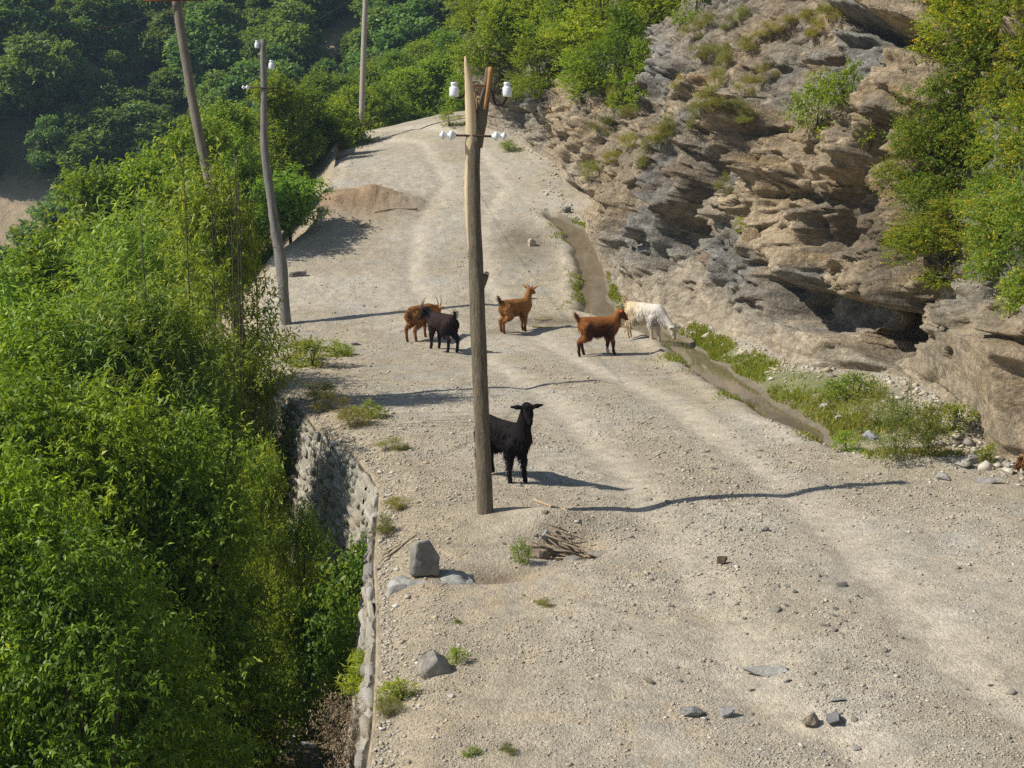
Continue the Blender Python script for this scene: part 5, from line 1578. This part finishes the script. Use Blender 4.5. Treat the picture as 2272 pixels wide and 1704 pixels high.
# brambles and bushes at the wall foot and along the brook
BR = [(735, 1290, 16.6, 1.25, 'bram0', 'yellow-green bramble at the foot of the near wall'), (680, 1330, 16.4, 1.2, 'bram1', 'bramble with round leaves left of the near wall'),
      (785, 1240, 15.6, 1.1, 'bram1', 'bright round-leaved vine climbing the wall corner'), (630, 1280, 16.9, 1.3, 'bram0', 'dark bramble in the shade behind the brook'),
      (782, 1370, 14.9, .7, 'bram0', 'dark green nettles against the near wall')]
for px, py, dp, g, k, lab in BR:
    p = W(px, py, dp); zb = gz(p)
    tree_px(k, 'bramble', px, py, dp, g * .55, lab, 'bush', 'brambles at the wall foot', zbase=max(zb, p[2] - 1.6))
tree_px('conifer', 'upright_weed', 818, 1460, 11.9, .17, 'upright bright green feathery weed at the near wall foot', 'weed', zbase=W(818, 1600, 11.9)[2])
tree_px('deadbush', 'dead_bush', 752, 1570, 10.6, .22, 'dry tan withered bush beside the brook at the bottom', 'bush', zbase=W(735, 1704, 10.6)[2])
tree_px('deadbush', 'dead_bush', 778, 1610, 10.2, .2, 'dry tan withered bush at the bottom of the near wall', 'bush', zbase=W(778, 1740, 10.2)[2])
# stones of the brook
for i, (px, py, dp, s, c) in enumerate([(690, 1505, 15.2, .5, (.17, .145, .11)), (660, 1560, 14.6, .28, (.12, .11, .10)), (640, 1620, 14.0, .35, (.10, .095, .085)), (700, 1640, 13.4, .22, (.16, .15, .13)), (600, 1660, 13.6, .3, (.12, .11, .10)), (660, 1690, 13.0, .3, (.20, .185, .16)), (720, 1600, 14.0, .2, (.13, .12, .11))]):
    p = W(px, py, dp); p[2] = max(gz(p), -3.45)
    rock('brook_rock', 0, 0, s, ['big brown boulder above the brook rapids', 'dark stone left of the white water', 'dark wet stone at the brook bend', 'grey stone in the lower brook', 'dark stone at the left brook bank', 'pale stone at the bottom of the brook', 'dark stone amid the white water'][i], c, 820 + i, flat=.55, sink=.3, at=p, rz=i)

# bare upright stems among the willows
for i, (px, py0, py1, dp, ln) in enumerate([(497, 700, 330, 17.6, 22), (478, 690, 360, 17.4, 30), (508, 700, 345, 17.8, 16), (432, 640, 370, 18.0, 34), (545, 420, 320, 20.2, 6), (380, 520, 330, 18.2, 24), (300, 640, 480, 16.6, 10)]):
    a = W(px, py0, dp)
    b = W(px + ln, py1, dp)
    z = gz(a)
    y = np.linspace(0, 1, 12)[:, None]
    P = np.array([a[0] - .15, a[1], z - .1]) * (1 - y) + b * y
    P[:, 0] += .12 * np.sin(y[:, 0] * 3.1)
    root = empty('bare_stem', (a[0] - .15, a[1], z))
    R0 = np.array(root.location)
    V, F = tube(P - R0, .018 * (1 - .7 * y[:, 0]), 6); mk('stem', V, F, M['bark'], root)
    r = np.random.default_rng(950 + i); tw = []
    for k in range(7):
        t = .45 + .5 * r.random(); s0 = np.array([np.interp(t, y[:, 0], P[:, j]) for j in range(3)])
        e = s0 + np.array([r.normal(0, .12), r.normal(0, .1), .25 + .2 * r.random()])
        V, F = tube(np.array([s0, (s0 + e) / 2 + r.normal(0, .015, 3), e]) - R0, [.007, .005, .002], 4); mk('twig', V, F, M['bark'], root)
    tag(root, ['thickest of the bare brown stems rising from the willows', 'bare brown stem just left of the thickest', 'bare brown stem just right of the thickest', 'bare stem leaning right in the middle of the willows', 'short bare stem beside the crooked pole', 'bare stem nearest the leaning pole', 'bare stem farthest left in the thicket'][i], 'stem', 'bare stems in the thicket')

# brushwood in the washed-out hole
M['deadwood'] = mat_attr('dead_wood', noise_scale=20, noise_amt=.35, bump_scale=50, bump=.4, bump_dist=.005, base=(.27, .215, .15), stretch=(1, 1, 1))
root = empty('brushwood_heap', (HOLE[0], HOLE[1], gz(HOLE))); R0 = np.array(root.location)
r = np.random.default_rng(970)
for i in range(26):
    c = HOLE + np.array([r.normal(-.05, .12), r.normal(.16, .08), 0]); c[2] = gz(c) + .04 + .10 * r.random()
    a = math.radians(-35 + r.normal(0, 16)); l = r.uniform(.12, .30)
    d = np.array([math.cos(a), .25 * r.normal(), math.sin(a) * .6]) * l
    p = np.array([c - d, c + r.normal(0, .012, 3), c + d])
    V, F = tube(p - R0, np.array([.6, 1, .5]) * r.uniform(.006, .016), 5, wob=.1)
    mk('stick', V, F, M['deadwood'], root)
tag(root, 'heap of dead sticks sticking out of the washed-out hole by the pole', 'brushwood')
rock('loose_rock', 1195, 1215, .14, 'brown rock at the left rim of the hole with sticks', (.27, .21, .15), 861, flat=.7, sink=.2, cat='rock')
rock('loose_rock', 1212, 1190, .075, 'small grey stone lying on the brushwood', (.27, .265, .26), 862, flat=.7, sink=-.6, cat='stone')
rock('loose_rock', 1265, 1225, .16, 'grey ledge stone at the lower rim of the hole', (.32, .29, .24), 863, flat=.4, sink=.2, cat='stone', rz=.4)
def branch(pts, rad, label):
    P = np.array([hit(a, b) for a, b in pts]); P[:, 2] = [gz(q) + rad * .9 for q in P]
    Q = resample(P, 14)
    V, F = tube(Q - Q[0], rad * np.linspace(1, .45, 14), 6, wob=.1)
    o = mk('fallen_branch', V, F, M['deadwood_pale'], smooth_shade=True); o.location = Q[0]
    tag(o, label, 'branch')
M['deadwood_pale'] = mat_attr('bleached_wood', noise_scale=20, noise_amt=.25, bump=0, base=(.40, .31, .20))
branch([(846, 1222), (880, 1210), (905, 1196), (925, 1190)], .014, 'long bleached branch at the wall edge above the marker stone')
branch([(848, 1212), (870, 1204), (888, 1200)], .010, 'short bleached branch beside the long one')
branch([(885, 1120), (910, 1118), (933, 1125)], .011, 'bent bleached stick left of the broken pole')
branch([(1185, 1115), (1225, 1135), (1260, 1150)], .018, 'grey branch lying across the mound above the hole')
branch([(925, 468), (870, 474), (830, 480)], .03, 'dark log lying at the foot of the heap of earth')
branch([(795, 505), (812, 499)], .03, 'short log on the road below the heap of earth')

# grass of the bench and the ditch banks
def grass():
    r = np.random.default_rng(990)
    n = 90000
    y = r.uniform(15.6, WY1 + .5, n)
    b = wr(y); R = Rx(y)
    s = r.random(n)
    left = r.random(n) < .22
    x = np.where(left, wl(y) + .05 - np.abs(r.normal(0, .22, n)), b + .02 + s * np.maximum(R - b, .2) * .95)
    Q = np.stack([x, y, 0 * x], 1)
    d = .28 + 1.1 * fbm(Q * 1.1, 3, 991) + .6 * fbm(Q * 4, 2, 993)
    d = np.where(left, np.where(y > 28, d * .9 - .22, d - .38), d * (1 - smooth(.45, .9, s)))
    d = np.where((y > 27.5) & ~left, d * .3, d)
    k = r.random(n) < d
    x, y, left = x[k], y[k], left[k]; n = len(x)
    C = np.stack([x, y, road_z(x, y) - .005], 1)
    a = r.random(n) * 6.283; t = .9 * r.random(n)
    D = np.stack([np.cos(a) * t, np.sin(a) * t, np.ones(n)], 1)
    U = np.stack([np.sin(a), -np.cos(a), .6 + 0 * a], 1)
    c0, c1 = np.array([.15, .22, .035]), np.array([.30, .33, .07])
    col = c0 + (c1 - c0) * r.random((n, 1))
    dry = (r.random(n) < .30 * smooth(22, 16, y) + .08)[:, None]
    col = np.where(dry, np.array([.28, .22, .09]), col) * (.8 + .4 * r.random((n, 1)))
    V, F, LC = leaves_mesh(C, D, U, .05 + .06 * r.random(n) * np.where(left, .8, 1.1), .014 + .012 * r.random(n), col, fold=.1)
    o = mk('grass', V, F, M['leaf'], col=LC)
    tag(o, 'short bright green grass along the muddy ditch and on the bench', 'grass', kind='stuff')
grass()
# ------------------------------------------------------------------ air
def haze():
    me = bpy.data.meshes.new('haze'); bm = bmesh.new()
    bmesh.ops.create_cube(bm, size=1); bm.to_mesh(me); bm.free()
    o = bpy.data.objects.new('haze', me); COL.objects.link(o)
    lo = Vector((-222, -122, -14.5)); hi = Vector((222, 232, 42))
    o.location = (lo + hi) / 2; o.scale = hi - lo
    m, nt, out = mat_new('haze_air')
    v = nt.nodes.new('ShaderNodeVolumePrincipled')
    v.inputs['Color'].default_value = (.55, .76, 1.0, 1); v.inputs['Density'].default_value = HAZE; v.inputs['Anisotropy'].default_value = .2
    nt.links.new(v.outputs[0], out.inputs['Volume'])
    me.materials.append(m)
    tag(o, kind='stuff')
HAZE = .0006
haze()
